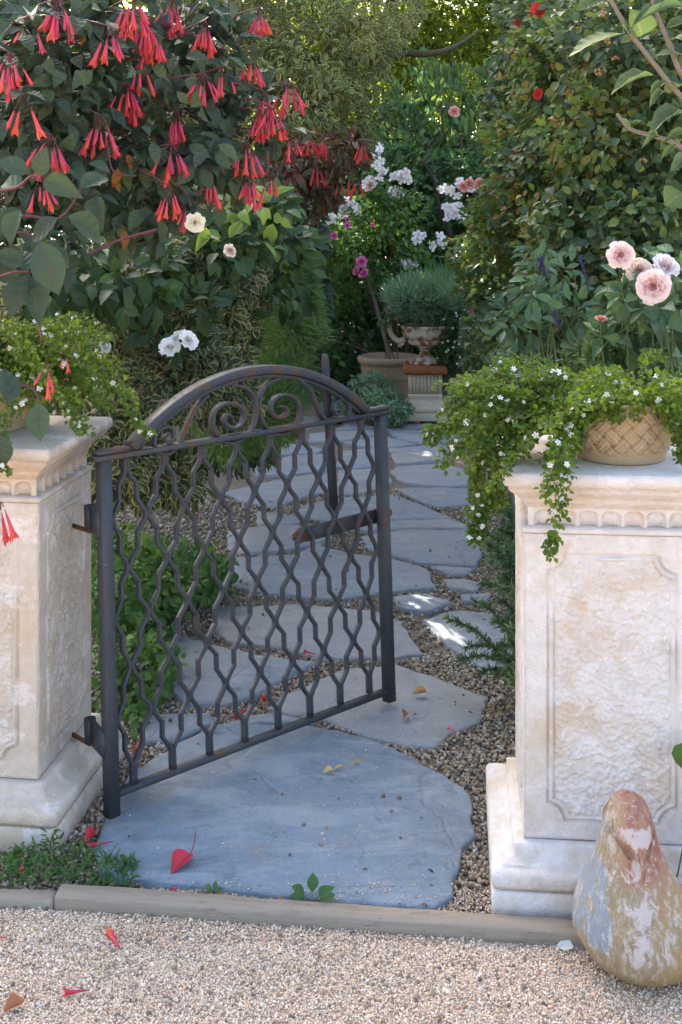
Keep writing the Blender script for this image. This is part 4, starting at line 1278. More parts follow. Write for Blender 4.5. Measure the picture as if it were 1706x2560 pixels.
hedge('evergreen_hedge', 'dark evergreen hedge along the left side behind the variegated tree', -3.4, -1.0, 6.6, 12.2, 3.4, 22000, (0.06, 0.10), 'hedges round the garden')
hedge('evergreen_hedge', 'dark evergreen hedge along the right side behind the vine', 4.2, 2.2, 6.6, 12.2, 3.6, 22000, (0.06, 0.10), 'hedges round the garden')

# variegated tree, upper middle
shrub('variegated_tree', 'pale variegated small tree with cream edged leaves, upper left of the path', 'tree', (-1.5, 7.9, 0),
      [blob(560, 120, 7.4, 190, 170, .7), blob(800, 110, 7.6, 190, 150, .7), blob(700, 260, 7.2, 190, 120, .6), blob(930, 40, 8.0, 130, 80, .6), blob(400, 250, 7.6, 200, 200, .7), blob(830, 250, 7.3, 90, 60, .4), blob(560, -90, 7.6, 300, 120, .8), blob(860, 330, 7.4, 80, 90, .4)],
      'pitto', LEAF_M, ML['pitto'], 280, 15000, (0.045, 0.065), 0.40, stem_m=M_BARK, stem_n=9, stem_r=0.06, rand=0.8, up=0.6, face=0.5, clump=26)

stems(bpy.data.objects['variegated_tree'], [(catmull([P(760, 150, 8.2), P(900, 148, 8.1), P(1000, 130, 8.1), P(1060, 135, 8.15), P(1130, 120, 8.3), P(1200, 75, 8.6)], 6), np.linspace(.05, .008, 31))], plain('mossy_bark', (0.06, 0.055, 0.03), 0.9, 0.2, 0.4, 20, 0.5), (-1.5, 7.9, 0), 'limb', 8)

# sapling and shrubs at the end
shrub('bay_sapling', 'young tree with upright bright green leaves and a dark slanting stem behind the urn', 'tree', tuple(P(1150, 930, 11.2)),
      [blob(1080, 250, 11.2, 95, 100, .4), blob(970, 260, 11.3, 70, 60, .3), blob(1180, 350, 11.0, 80, 90, .4), blob(1040, 400, 11.0, 95, 90, .4), blob(1200, 230, 11.2, 60, 50, .3), blob(1010, 330, 11.1, 70, 60, .3)],
      'bay', LEAF_M, leaf_mat('bay_leaf', [(0.05, 0.10, 0.045), (0.075, 0.13, 0.045), (0.045, 0.085, 0.05), (0.10, 0.16, 0.04)], trans=0.4, gain=1.6), 120, 1900, (0.075, 0.115), 0.38, stem_m=M_BARK, stem_n=10, stem_r=0.03, w_out=0.5, droop=-0.9, rand=0.5, up=0.2, face=0.6, lump=0.45)
stems(bpy.data.objects['bay_sapling'], [(catmull([P(1055, 400, 9.75), P(1085, 450, 9.75), P(1100, 520, 9.75), P(1130, 600, 9.75), P(1150, 680, 9.9), P(1150, 930, 11.2)], 5), np.linspace(.010, .024, 26))], plain('dark_bark', (0.035, 0.028, 0.022), 0.9), P(1150, 930, 11.2), 'trunk')
wr = shrub('white_rose_bush', 'rose bush with clusters of white roses behind the terracotta pot', 'rose bush', tuple(P(1000, 935, 10.9)),
      [blob(980, 470, 10.6, 170, 110, .5), blob(1140, 480, 10.6, 110, 100, .4), blob(900, 420, 10.6, 80, 70, .35), blob(1080, 620, 10.7, 160, 100, .5), blob(1160, 700, 10.7, 120, 120, .5), blob(850, 830, 11.0, 110, 130, .4), blob(780, 900, 10.6, 90, 90, .4), blob(950, 860, 11.2, 120, 110, .4)],
      'rosel', LEAF_M, ML['rose'], 120, 11000, (0.05, 0.085), 0.55, stem_n=9, stem_r=0.014)
lw = tuple(P(1000, 935, 10.9))
for px, py, n in ((940, 380, 4), (918, 397, 3), (955, 428, 5), (985, 480, 4), (925, 462, 7), (1007, 440, 5), (870, 505, 4), (850, 510, 3), (820, 540, 6), (835, 553, 5), (1118, 478, 3), (1160, 462, 4), (1122, 530, 7), (1150, 528, 5), (1035, 600, 2), (1098, 610, 2), (1020, 655, 4), (1148, 655, 3), (880, 515, 3)):
    for q in range(n + 2):
        T = P(px + random.gauss(0, 11), py + random.gauss(0, 7), 9.72 + random.uniform(-.06, .06))
        rose(wr, lw, T, face_dir(T), random.uniform(0.042, 0.062), M_WHITE if random.random() < .8 else M_PALEP, 'open')
for px, py, mm in ((928, 465, M_BLUSH), (1175, 460, M_CORAL), (1198, 458, M_CORAL), (1135, 280, M_CORAL), (1232, 278, M_CORAL), (1237, 482, M_MAG), (1158, 468, M_CORAL)):
    T = P(px, py, 9.6); rose(wr, lw, T, face_dir(T), 0.05, mm, 'full')

# standard rose in the pot
sr = shrub('standard_rose', 'standard rose with magenta buds on a bare stem in the terracotta pot', 'rose bush', (RX + 0.02, RY, 0.35),
      [blob(940, 610, 9.9, 120, 100, .4), blob(860, 600, 9.9, 80, 90, .35), blob(960, 530, 9.9, 110, 70, .35), blob(840, 700, 10.2, 70, 80, .3)],
      'standl', LEAF_M, leaf_mat('light_rose_leaf', [(0.06, 0.12, 0.03), (0.085, 0.15, 0.035), (0.045, 0.09, 0.03)], trans=0.35, gain=1.8), 140, 4600, (0.04, 0.065), 0.55, stem_n=3, stem_r=0.006)
ls = (RX + 0.02, RY, 0.35)
stems(sr, [(bez(E3(RX + 0.02, RY, 0.33), P(953, 800, RY), P(918, 690, RY)), 0.016)], plain('grey_rose_bark', (0.20, 0.17, 0.14), 0.8, 0.2, 0.3, 30), ls, 'trunk')
for px, py, s in ((903, 655, .05), (912, 686, .05), (893, 678, .04), (835, 590, .032), (868, 565, .03), (868, 548, .024), (812, 598, .024), (932, 562, .02)):
    T = P(px, py, 9.42); rose(sr, ls, T, face_dir(T), s, M_MAG, 'full')

# dark shrub and red fuchsia in the middle distance
shrub('dark_shrub', 'tall dark leaved shrub between the variegated tree and the path', 'shrub', tuple(P(690, 1000, 6.2)),
      [blob(700, 560, 6.0, 110, 150, .45), blob(640, 720, 6.0, 140, 160, .5), blob(740, 760, 6.1, 70, 150, .35), blob(700, 900, 6.2, 110, 120, .4), blob(560, 860, 5.9, 120, 140, .5)],
      'darks', LEAF_M, leaf_mat('very_dark_leaf', [(0.022, 0.045, 0.022), (0.03, 0.06, 0.028), (0.035, 0.055, 0.038)], trans=0.2), 200, 9000, (0.05, 0.075), 0.6, stem_n=8, stem_r=0.015)
f2 = shrub('dark_fuchsia', 'small bronze leaved fuchsia with hanging dark red flowers beyond the gate', 'fuchsia', tuple(P(690, 1020, 6.5)),
      [blob(800, 385, 5.3, 85, 55, .25), blob(870, 380, 5.3, 50, 45, .2), blob(730, 420, 5.3, 70, 70, .25), blob(780, 470, 5.4, 70, 60, .25)],
      'bronze', LEAF_M, leaf_mat('bronze_leaf', [(0.05, 0.035, 0.02), (0.035, 0.05, 0.025), (0.08, 0.03, 0.02)], trans=0.25), 90, 700, (0.045, 0.07), 0.45, stem_n=6, stem_r=0.008, droop=0.9)

# ------------------------------------------------------------------ fuchsia flowers
def fuchsia_flower_mesh():
    prof = [(0.0009, 0.0), (0.0012, -0.010), (0.0025, -0.014), (0.0033, -0.026), (0.0042, -0.040), (0.0058, -0.054), (0.0063, -0.059)]
    V, F, E = [], [], []
    seg = 8
    for r, z in prof:
        for k in range(seg):
            a = 2 * math.pi * k / seg
            V.append((r * math.cos(a), r * math.sin(a), z)); E.append(min(1.0, -z / 0.06) if z < -0.013 else 0.0)
    F = grid_faces(seg, len(prof), True)
    for k in range(4):
        a = math.pi / 2 * k + .4; c, s = math.cos(a), math.sin(a)
        o = len(V)
        for x, y, z in ((0.0058, -0.0038, -0.057), (0.0058, 0.0038, -0.057), (0.0090, 0.0034, -0.066), (0.0115, 0.0, -0.075), (0.0090, -0.0034, -0.066)):
            V.append((x * c - y * s, x * s + y * c, z)); E.append(1.0)
        F.append((o, o + 1, o + 2, o + 3, o + 4))
        o = len(V)
        a += math.pi / 4; c, s = math.cos(a), math.sin(a)
        for x, y, z in ((0.004, -0.003, -0.057), (0.004, 0.003, -0.057), (0.0055, 0.003, -0.068), (0.005, -0.003, -0.068)):
            V.append((x * c - y * s, x * s + y * c, z)); E.append(0.9)
        F.append((o, o + 1, o + 2, o + 3))
    return pym('flower', V, F, True, {'edge': E})
def mat_fuchsia():
    m, nt, b, out = new_mat('coral_red_flower')
    e = nd(nt, 'ShaderNodeAttribute', attribute_name='edge').outputs['Fac']
    c = ramp(nt, e, [(0.0, (0.18, 0.03, 0.06)), (0.12, (0.56, 0.045, 0.11)), (0.7, (0.72, 0.062, 0.125)), (1.0, (0.70, 0.058, 0.05))])
    oi = nt.nodes.new('ShaderNodeObjectInfo').outputs['Random']
    hv = nt.nodes.new('ShaderNodeHueSaturation'); nt.links.new(c, hv.inputs['Color'])
    mr = nd(nt, 'ShaderNodeMapRange'); nt.links.new(oi, mr.inputs[0]); mr.inputs[3].default_value = 0.485; mr.inputs[4].default_value = 0.512
    nt.links.new(mr.outputs[0], hv.inputs['Hue'])
    mv = nd(nt, 'ShaderNodeMapRange'); nt.links.new(oi, mv.inputs[0]); mv.inputs[3].default_value = 0.72; mv.inputs[4].default_value = 1.12
    nt.links.new(mv.outputs[0], hv.inputs['Value'])
    c = hv.outputs[0]
    nt.links.new(c, b.inputs['Base Color']); b.inputs['Roughness'].default_value = 0.5
    t = nt.nodes.new('ShaderNodeBsdfTranslucent'); nt.links.new(c, t.inputs[0])
    ms = nd(nt, 'ShaderNodeMixShader'); ms.inputs[0].default_value = 0.3
    nt.links.new(b.outputs[0], ms.inputs[1]); nt.links.new(t.outputs[0], ms.inputs[2]); nt.links.new(ms.outputs[0], out.inputs['Surface'])
    return m
M_FUCH = mat_fuchsia()
FLOWER = fuchsia_flower_mesh(); FLOWER.materials.append(M_FUCH)
def bud_mesh():
    prof = [(0.0009, 0.0), (0.0012, -0.010), (0.0024, -0.014), (0.0030, -0.024), (0.0036, -0.034), (0.0046, -0.044), (0.0036, -0.051), (0.0006, -0.057)]
    V, E = [], []
    for r, z in prof:
        for k in range(8):
            a = math.pi / 4 * k
            V.append((r * math.cos(a) + 0.5 * z * z * 4, r * math.sin(a), z)); E.append(min(1.0, -z / 0.06) if z < -0.013 else 0.0)
    return pym('flower_bud', V, grid_faces(8, len(prof), True), True, {'edge': E})
BUD = bud_mesh(); BUD.materials.append(M_FUCH)
FLOWER_DARK = FLOWER.copy(); FLOWER_DARK.materials.clear(); FLOWER_DARK.materials.append(plain('dark_red_flower', (0.42, 0.02, 0.02), 0.4, 0.4, 0.2, 80, trans=0.3))
def cluster(parent, org, T, n, s=1.0, spread=0.35, me=FLOWER, m=M_RSTEM):
    g = Geo()
    items = []
    for q in range(n):
        a = 2 * math.pi * q / n + random.uniform(-.3, .3)
        k = spread * math.sqrt(random.uniform(0.05, 1))
        d0 = Vector((math.cos(a) * k * 1.7, math.sin(a) * k, -1)).normalized()
        d = Vector((math.cos(a) * k * .85 + random.uniform(-.12, .12), math.sin(a) * k * .6, -1)).normalized()
        L = random.uniform(0.012, 0.040) * s
        e = np.array(d0) * L
        g.tube([np.zeros(3), np.array(d0) * L * .5 + (0, 0, .003), e], 0.0011 * s, 4)
        R = np.array((-d).to_track_quat('Z', 'Y').to_matrix())
        items.append((R * s * random.uniform(.62, 1.1), e + np.array(d) * 0.006 * s))
    c = obj('flower_cluster', g.mesh('flower_cluster'), m, parent, loc=tuple(np.asarray(T) - np.asarray(org)))
    for R, e in items:
        bud = me is FLOWER and random.random() < .25
        put('flower_bud' if bud else 'flower', BUD if bud else me, R @ np.array(Matrix.Rotation(random.uniform(0, 6.28), 3, 'Z')), e, c)
    return c
l2 = tuple(P(690, 1020, 6.5))
for px, py, n in ((775, 335, 6), (808, 338, 7), (905, 350, 5), (790, 408, 6), (730, 380, 3), (878, 430, 3), (892, 445, 3), (740, 345, 4), (852, 448, 2), (668, 352, 5)):
    cluster(f2, l2, P(px, py, 5.08), n, 0.95, 0.45, FLOWER_DARK)

# feathery conifer
T, out = sample([blob(735, 800, 5.3, 75, 130, .3), blob(700, 930, 5.3, 90, 80, .35), blob(640, 1030, 5.0, 110, 90, .35), blob(740, 680, 5.4, 50, 90, .25), blob(560, 1090, 4.9, 80, 60, .3)], 11000, 0.2, 0.3, 22)
root = empty('feathery_cypress', tuple(P(690, 1150, 5.3)), 0, 'soft feathery green conifer just beyond the arch of the gate', 'conifer')
M = leaf_frames(T, out, (0.03, 0.06), 0.10, w_out=1.2, rand=0.45, droop=-0.2)
ok = sunlit_gap(T) & (T[:, 2] > 0)
obj('foliage', scatter('foliage', NEEDLE, M[ok], T[ok] - P(690, 1150, 5.3)), ML['conifer'], root, kind='stuff')
stems(root, [(bez(P(690, 1160, 5.3), P(700, 950, 5.35), P(740, 700, 5.4)), np.linspace(.02, .005, 14))], M_BARK, P(690, 1150, 5.3), 'trunk')

# gold-edged shrub on the left
shrub('gold_edged_shrub', 'gold and green variegated shrub behind the left pillar and gate', 'shrub', tuple(P(190, 1250, 4.5)),
      [blob(250, 760, 4.4, 190, 150, .4), blob(500, 730, 4.6, 170, 180, .4), blob(420, 940, 4.2, 150, 130, .35), blob(310, 1110, 4.1, 90, 120, .25), blob(400, 1190, 4.2, 120, 60, .25), blob(560, 960, 4.6, 90, 110, .3), blob(100, 800, 4.4, 120, 180, .4), blob(540, 560, 5.0, 130, 130, .35), blob(590, 690, 4.4, 60, 60, .2)],
      'euony', LEAF_R, ML['euony'], 300, 9500, (0.030, 0.050), 0.62, stem_m=M_BARK, stem_n=9, stem_r=0.012, clump=30, rand=0.8, face=1.1)

# rambling roses on the left
lr = tuple(P(450, 1250, 4.2))
rr_ = shrub('rambling_rose', 'dark green rambling rose with a few white blooms behind the left planter', 'rose bush', lr,
      [blob(620, 560, 4.4, 110, 100, .3), blob(700, 650, 4.6, 90, 140, .3), blob(590, 620, 4.2, 90, 60, .2), blob(310, 700, 3.95, 130, 90, .25), blob(430, 780, 3.95, 120, 70, .2), blob(170, 690, 3.9, 130, 100, .25), blob(660, 520, 4.3, 70, 60, .2), blob(480, 640, 4.1, 90, 60, .2)],
      'ramb', LEAF_M, leaf_mat('rambler_leaf', [(0.028, 0.058, 0.022), (0.04, 0.085, 0.025), (0.03, 0.06, 0.035), (0.045, 0.09, 0.03)], trans=0.22, gain=1.15), 230, 900, (0.055, 0.085), 0.55, stem_m=M_GSTEM, stem_n=10, stem_r=0.006, clump=14, face=0.9)
T, out = sample([blob(630, 520, 4.1, 70, 40, .15), blob(590, 600, 4.05, 80, 35, .15), blob(690, 520, 4.1, 40, 40, .1), blob(640, 625, 4.1, 50, 30, .1)], 46, 0.2, 0.2, 6)
leaves(rr_, 'ramby', LEAF_L, ML['bright'], T, leaf_frames(T, out, (0.05, 0.075), 0.5, face=1.0), 46, lr)
for px, py, Y, s, mm, pt in ((488, 556, 3.0, .024, M_CREAM, True), (578, 625, 3.75, .024, M_PALEP, False), (425, 870, 3.7, .033, M_WHITE, True), (445, 845, 3.72, .027, M_WHITE, True), (471, 851, 3.7, .031, M_WHITE, True), (262, 870, 3.8, .022, M_WHITE, False)):
    T = P(px, py, Y); rose(rr_, lr, T, face_dir(T, .35, .3), s, mm, 'full', pt)

# ================================================================== the big vine on the right
lv = (2.0, 7.0, 0.0)
vine = shrub('climbing_vine', 'huge dark glossy vine mass with scattered red flowers filling the right side', 'climbing plant', lv,
      [blob(1580, 120, 5.2, 210, 190, .5), blob(1600, 380, 5.1, 180, 200, .45), blob(1400, 90, 6.0, 140, 150, .5), blob(1420, 330, 5.9, 150, 170, .5), blob(1520, 560, 5.0, 170, 130, .4), blob(1330, 520, 6.4, 130, 150, .45), blob(1270, 680, 7.0, 130, 130, .45), blob(1230, 780, 9.9, 110, 110, .3), blob(1620, 700, 4.8, 140, 150, .35), blob(1420, 720, 5.6, 130, 130, .4), blob(1300, 270, 7.0, 90, 130, .4), blob(1290, 860, 6.2, 130, 90, .4), blob(1330, 30, 6.6, 90, 110, .4)],
      'vine', LEAF_R, ML['vine'], 300, 28000, (0.034, 0.060), 0.66, stem_m=M_TWIG, stem_n=16, stem_r=0.014, clump=26, face=0.5)
T, out = sample([blob(1330, 250, 6.0, 90, 140, .3), blob(1260, 520, 6.6, 80, 90, .3), blob(1480, 230, 5.1, 120, 160, .3), blob(1370, 480, 5.6, 120, 110, .3)], 260, 0.1, 0.3, 12)
leaves(vine, 'rust', LEAF_R, ML['rust'], T, leaf_frames(T, out, (0.03, 0.048), 0.6), 60, lv, out=out, fname='rust_foliage')
T, out = sample([blob(1260, 560, 6.5, 90, 110, .25), blob(1210, 640, 7.2, 90, 90, .3), blob(1370, 160, 5.6, 110, 120, .3), blob(1430, 470, 5.3, 120, 60, .25), blob(1420, 620, 5.2, 110, 90, .25), blob(1480, 330, 5.0, 140, 120, .3), blob(1300, 380, 6.2, 100, 120, .3)], 3400, 0.12, 0.35, 14)
leaves(vine, 'vineb', LEAF_R, leaf_mat('sun_tinted_vine_leaf', [(0.06, 0.11, 0.03), (0.09, 0.14, 0.035), (0.045, 0.085, 0.03), (0.13, 0.12, 0.03)], trans=0.4, gain=1.6), T, leaf_frames(T, out, (0.030, 0.052), 0.62), 80, lv, out=out, fname='bright_foliage')  # paler yellow-green leaves, their sunlit look painted in by colour
# passion flowers
PF = floret_mesh('passion_flower', 8, M_RED)
for px, py, Y, s in ((1352, 22, 5.6, .045), (1345, 235, 5.5, .026), (1392, 310, 5.4, .030), (1425, 312, 5.4, .022), (1300, 55, 6.2, .03), (1295, 90, 6.2, .03), (1410, 290, 5.4, .03)):
    T = P(px, py, Y); put('passion_flower', PF, rot_to(face_dir(T, .4, 0)) * s, T, vine, lv)
# tan seed heads
SEED = pym('seed_head', *(lambda g: (g.V, g.F))((lambda g: [g.add([ICO[0][i] * .35 + norm(rng.normal(size=3)) * .6 for i in range(len(ICO[0]))], ICO[1]) or g for _ in range(1)][0])(Geo())))
def seed_mesh():
    g = Geo()
    for _ in range(9):
        c = norm(rng.normal(size=3)) * rng.uniform(.3, .8)
        g.add([v * .28 + c for v in ICO[0]], ICO[1])
    return g.mesh('seed_head')
SEED = seed_mesh(); SEED.materials.append(plain('tan_seed_head', (0.30, 0.20, 0.09), 0.85, 0.2, 0.4, 80))
for px, py in ((1508, 35), (1442, 55), (1385, 75), (1460, 105), (1520, 103), (1625, 90), (1538, 145), (1630, 318), (1608, 400), (1515, 345), (1495, 180), (1690, 60), (1270, 130)):
    T = P(px, py, 4.75 if px > 1450 else 5.4); put('seed_head', SEED, rot_to(face_dir(T)) * .022, T, vine, lv)

# salvia with dark violet spires
lsv = tuple(P(1400, 1000, 4.3))
sv = shrub('blue_salvia', 'leafy salvia with dark violet flower spires in front of the vine', 'salvia', lsv,
      [blob(1340, 720, 4.3, 60, 90, .15), blob(1430, 790, 4.25, 70, 80, .15), blob(1390, 690, 4.4, 60, 50, .15), blob(1300, 800, 4.4, 70, 60, .15)],
      'salvia', LEAF_M, leaf_mat('salvia_leaf', [(0.05, 0.10, 0.05), (0.07, 0.13, 0.06), (0.06, 0.10, 0.07)], trans=0.25), 90, 160, (0.045, 0.075), 0.42, stem_m=M_GSTEM, stem_n=10, stem_r=0.004, face=0.9, shell=0.3)
for a, b in (((1450, 640), (1475, 740)), ((1383, 775), (1405, 830)), ((1355, 650), (1368, 700)), ((1352, 640), (1350, 690))):
    g = Geo()
    pa, pb = P(*a, 4.05), P(*b, 4.1)
    g.tube([pb - lsv, pa - lsv], 0.0022, 5)
    for q in range(46):
        f = random.random(); c = pa + (pb - pa) * f * .8 + rng.normal(size=3) * .004
        g.add([v * 0.0032 + c - lsv for v in OCTA[0]], OCTA[1])
    obj('flower_spire', g.mesh('flower_spire'), plain('dark_violet', (0.035, 0.03, 0.10), 0.6), sv)
# magenta blooms on a low rose bush beside the urn
lm = tuple(P(1250, 1000, 8.6))
mr = shrub('magenta_rose_bush', 'low rose bush with magenta blooms right of the urn', 'rose bush', lm,
      [blob(1260, 800, 8.4, 90, 110, .3), blob(1230, 720, 8.6, 70, 70, .3), blob(1300, 720, 8.0, 90, 70, .3), blob(1230, 880, 8.4, 60, 70, .3)],
      'magl', LEAF_M, ML['rose'], 110, 2600, (0.045, 0.07), 0.55, stem_n=7, stem_r=0.009)
for px, py, s, mm, k in ((1178, 770, .046, M_MAG, 'open'), (1215, 812, .035, M_MAG, 'open'), (1272, 678, .045, M_MAG, 'open'), (1288, 680, .03, M_MAG, 'open'), (1254, 735, .022, M_MAG, 'full'), (1347, 840, .036, M_WHITE, 'open')):
    T = P(px, py, 7.7 if px > 1240 else 8.3); rose(mr, lm, T, face_dir(T), s, mm, k)

# ================================================================== urn planting, catmint, pots
root = empty('lavender_plant', (UX, UY, 0.70), 0, 'grey green lavender mound growing in the rusty urn', 'lavender')
org = (UX, UY, 0.70)
T, out = sample([blob(1068, 748, 9.25, 98, 56, .25), blob(1015, 745, 9.2, 52, 48, .2), blob(1120, 740, 9.25, 65, 65, .22)], 9000, 0.3, 0.2, 40)
M = leaf_frames(T, out, (0.05, 0.10), 0.07, w_out=1.0, rand=0.35, droop=-0.7, up=0.2)
obj('foliage', scatter('foliage', NEEDLE, M, T - org), ML['grey'], root, kind='stuff')
T, out = sample([blob(1100, 715, 9.3, 85, 40, .2)], 260, 0.3, 0.2)
M = leaf_frames(T, np.tile(E3(0, 0, 1), (len(T), 1)), (0.10, 0.17), 0.035, rand=0.15, droop=0)
obj('flower_stalks', scatter('flower_stalks', NEEDLE, M, T - org), ML['mint'], root, kind='stuff')
root = empty('trailing_plant', (UX + 0.2, UY - 0.1, 0.74), 0, 'dark trailing plant spilling from the right side of the urn', 'trailing plant')
org = (UX + 0.2, UY - 0.1, 0.74)
T, out = sample([blob(1140, 800, 9.15, 45, 40, .12), blob(1145, 860, 9.15, 45, 70, .12), blob(1120, 900, 9.2, 30, 60, .1), blob(965, 800, 9.15, 20, 22, .08)], 3600, 0.3, 0.3, 16)
M = leaf_frames(T, out, (0.016, 0.028), 0.8, droop=0.6)
obj('foliage', scatter('foliage', LEAF_S, M, T - org), ML['hedge'], root, kind='stuff')
FL_S = floret_mesh('flower', 5, M_WHITE)
for _ in range(18):
    T = P(random.uniform(1100, 1180), random.uniform(780, 920), 9.0); put('flower', FL_S, rot_to(face_dir(T)) * .009, T, root, org)

def groundcover(label, cat, name, blobs, n, size, ratio, m, tm=LEAF_S, n_obj=0, key='gc', **kw):
    c = blobs[0][0].copy(); c[2] = 0
    root = empty(name, tuple(c), 0, label, cat)
    T, out = sample(blobs, n, 0.25, 0.35, 18)
    ok = T[:, 2] > 0.004
    T, out = T[ok], out[ok]
    M = leaf_frames(T, out, size, ratio, **kw)
    leaves(root, key, tm, m, T, M, n_obj, c, out=out)
    return root
groundcover('grey green catmint mound between terracotta pot and pedestal', 'catmint', 'catmint_plant', [blob(950, 1010, 9.1, 70, 40, .3), blob(930, 960, 9.3, 50, 30, .2), blob(985, 1030, 9.0, 45, 30, .2), blob(880, 1000, 9.3, 50, 30, .3), blob(800, 985, 9.4, 60, 25, .3)], 4200, (0.025, 0.045), 0.55, ML['grey'])
groundcover('low yellow green tuft beside the path under the gate scrolls', 'grass tuft', 'grass_tuft', [blob(690, 1065, 6.6, 55, 35, .2), blob(640, 1090, 6.5, 40, 30, .2)], 1600, (0.05, 0.10), 0.08, leaf_mat('yellow_grass', [(0.14, 0.15, 0.04), (0.10, 0.12, 0.03)]), NEEDLE, droop=-0.8)
groundcover('lush green mint growing at the foot of the gate hinge side', 'mint', 'mint_plant', [blob(430, 1440, 4.85, 120, 80, .3), blob(330, 1500, 4.5, 110, 120, .3), blob(330, 1700, 4.0, 85, 110, .22), blob(300, 1840, 3.75, 60, 70, .16), blob(520, 1440, 5.0, 70, 60, .2), blob(410, 1650, 4.1, 45, 40, .12), blob(290, 1420, 4.7, 90, 110, .3)], 5200, (0.028, 0.045), 0.7, ML['mint'], LEAF_M, 240, 'mint', face=0.6)
groundcover('dark ferny growth at the path edge left of the flagstones', 'fern', 'fern_clump', [blob(560, 1130, 5.6, 110, 50, .3), blob(430, 1200, 5.2, 60, 40, .3)], 2200, (0.03, 0.05), 0.3, ML['hedge'])

# rosemary: sprigs with needles
def rosemary(name, label, base, sprigs, needle=(0.018, 0.028), dens=900, key='rosemary', cat='rosemary'):
    root = empty(name, tuple(base), 0, label, cat)
    Ts, Ds, paths = [], [], []
    for a, b, c in sprigs:
        pts = bez(a, b, c, 30)
        L = np.sum(np.linalg.norm(np.diff(pts, axis=0), axis=1))
        n = int(L * dens)
        f = rng.random(n) ** 0.8 * 29 * 0.97
        i = np.clip(f.astype(int), 0, 28)
        p = pts[i] + (pts[i + 1] - pts[i]) * (f - i)[:, None]
        t = norm(pts[i + 1] - pts[i])
        Ts.append(p); Ds.append(norm(t * 0.6 + rng.normal(size=(n, 3)) * 0.65))
        paths.append((pts, np.linspace(0.004, 0.0015, 30)))
    T, D = np.concatenate(Ts), np.concatenate(Ds)
    Ln = rng.uniform(*needle, len(T))
    M = frames(D, rng.normal(size=(len(T), 3)) + (0, -.5, 1.0), Ln, Ln * 0.16)
    k = sunlit_gap(T)
    obj('foliage', scatter('foliage', NEEDLE, M[k], T[k] - np.asarray(base)), ML[key], root, kind='stuff')
    stems(root, paths, M_TWIG, base, 'stem', 5)
    return root
sp = []
for px, py, px2, py2, Y in ((1290, 1700, 1110, 1545, 3.9), (1300, 1650, 1180, 1500, 4.0), (1300, 1600, 1230, 1560, 3.95), (1290, 1720, 1190, 1690, 3.85), (1300, 1740, 1230, 1640, 3.85), (1310, 1680, 1160, 1620, 3.9), (1310, 1640, 1250, 1500, 4.05), (1300, 1690, 1140, 1655, 3.85), (1310, 1600, 1260, 1440, 4.1), (1300, 1720, 1270, 1600, 3.8), (1310, 1700, 1230, 1700, 3.8)):
    a = P(px, py, Y + .1); a[2] = max(a[2], 0.02); c = P(px2, py2, Y); c[2] = max(c[2], 0.03); b = (a + c) / 2 + (0.02, 0, 0.08)
    sp.append((a, b, c))
rosemary('rosemary_bush', 'sprawling rosemary sprigs reaching over the path beside the right pillar', (0.62, 3.95, 0), sp)
sp = []
for q in range(70):
    Y = rng.uniform(3.45, 5.6); x0 = 0.50 + 0.11 * (Y - 3.4) + rng.uniform(-.02, .14)
    a = E3(x0 + .12, Y, 0.0); c = E3(x0 - rng.uniform(0, .10), Y - rng.uniform(.0, .12), rng.uniform(.12, .48)); b = E3(x0 + .10, Y, c[2] * .8)
    sp.append((a, b, c))
rosemary('lavender_border', 'soft green lavender edging along the right side of the path', (0.6, 4.4, 0), sp, (0.025, 0.045), 520, 'rosemary', 'lavender')
sp = []
for q in range(44):
    px = rng.uniform(1210, 1706); Y = rng.uniform(3.4, 3.9)
    a = P(px, 1150, Y); c = P(px + rng.uniform(-25, 25), rng.uniform(850, 960) - (30 if 1380 < px < 1560 else 0), Y - .05); b = (a + c) / 2 + (rng.uniform(-.03, .03), 0, 0)
    sp.append((a, b, c))
rosemary('rosemary_bush', 'upright rosemary growing behind the planter on the right pillar', (0.75, 3.65, 0), sp, (0.022, 0.036), 800)

# ================================================================== blush rose bush, right foreground
lp = (1.0, 3.42, 0)
pr = shrub('blush_rose_bush', 'rose bush with large blush pink blooms behind the right pillar', 'rose bush', lp,
      [blob(1600, 800, 3.4, 90, 60, .12), blob(1660, 790, 3.4, 60, 90, .15), blob(1560, 850, 3.45, 80, 50, .12), blob(1660, 880, 3.4, 70, 60, .15), blob(1530, 730, 3.45, 40, 40, .08), blob(1690, 680, 3.5, 50, 60, .12), blob(1590, 760, 3.24, 70, 40, .05), blob(1660, 770, 3.22, 50, 40, .05)],
      'blushl', LEAF_L, leaf_mat('blue_green_rose_leaf', [(0.04, 0.085, 0.04), (0.05, 0.10, 0.05), (0.055, 0.095, 0.065), (0.07, 0.12, 0.035)], rough=0.4, trans=0.25, vein=(0.09, 0.13, 0.07), ribs=36, gain=1.6), 230, 110, (0.045, 0.075), 0.6, stem_m=M_GSTEM, stem_n=9, stem_r=0.006, face=0.8, shell=0.3)
for px, py, Y, s, mm, dv in ((1551, 638, 3.22, .036, M_PINKR, (-.25, -1, .15)), (1598, 678, 3.24, .036, M_BLUSH, (-.1, -1, .55)), (1663, 668, 3.25, .038, M_PALEP, (.3, -.8, .9)), (1633, 716, 3.16, .045, M_PINKR, (-.35, -1, .15)), (1580, 700, 3.28, .026, M_BLUSH, (-.4, -.8, -.4))):
    T = P(px, py, Y); rose(pr, lp, T, dv, s, mm, 'full', True)
    stems(pr, [(bez(T + (0, .01, -.01), T + (0.01, .06, -.06), T + (0.04, .14, -.24)), 0.0018)], M_GSTEM, lp, 'stem', 5)
T = P(1503, 800, 3.25); rose(pr, lp, T, (0, -.3, 1), .018, M_CORAL, 'full')
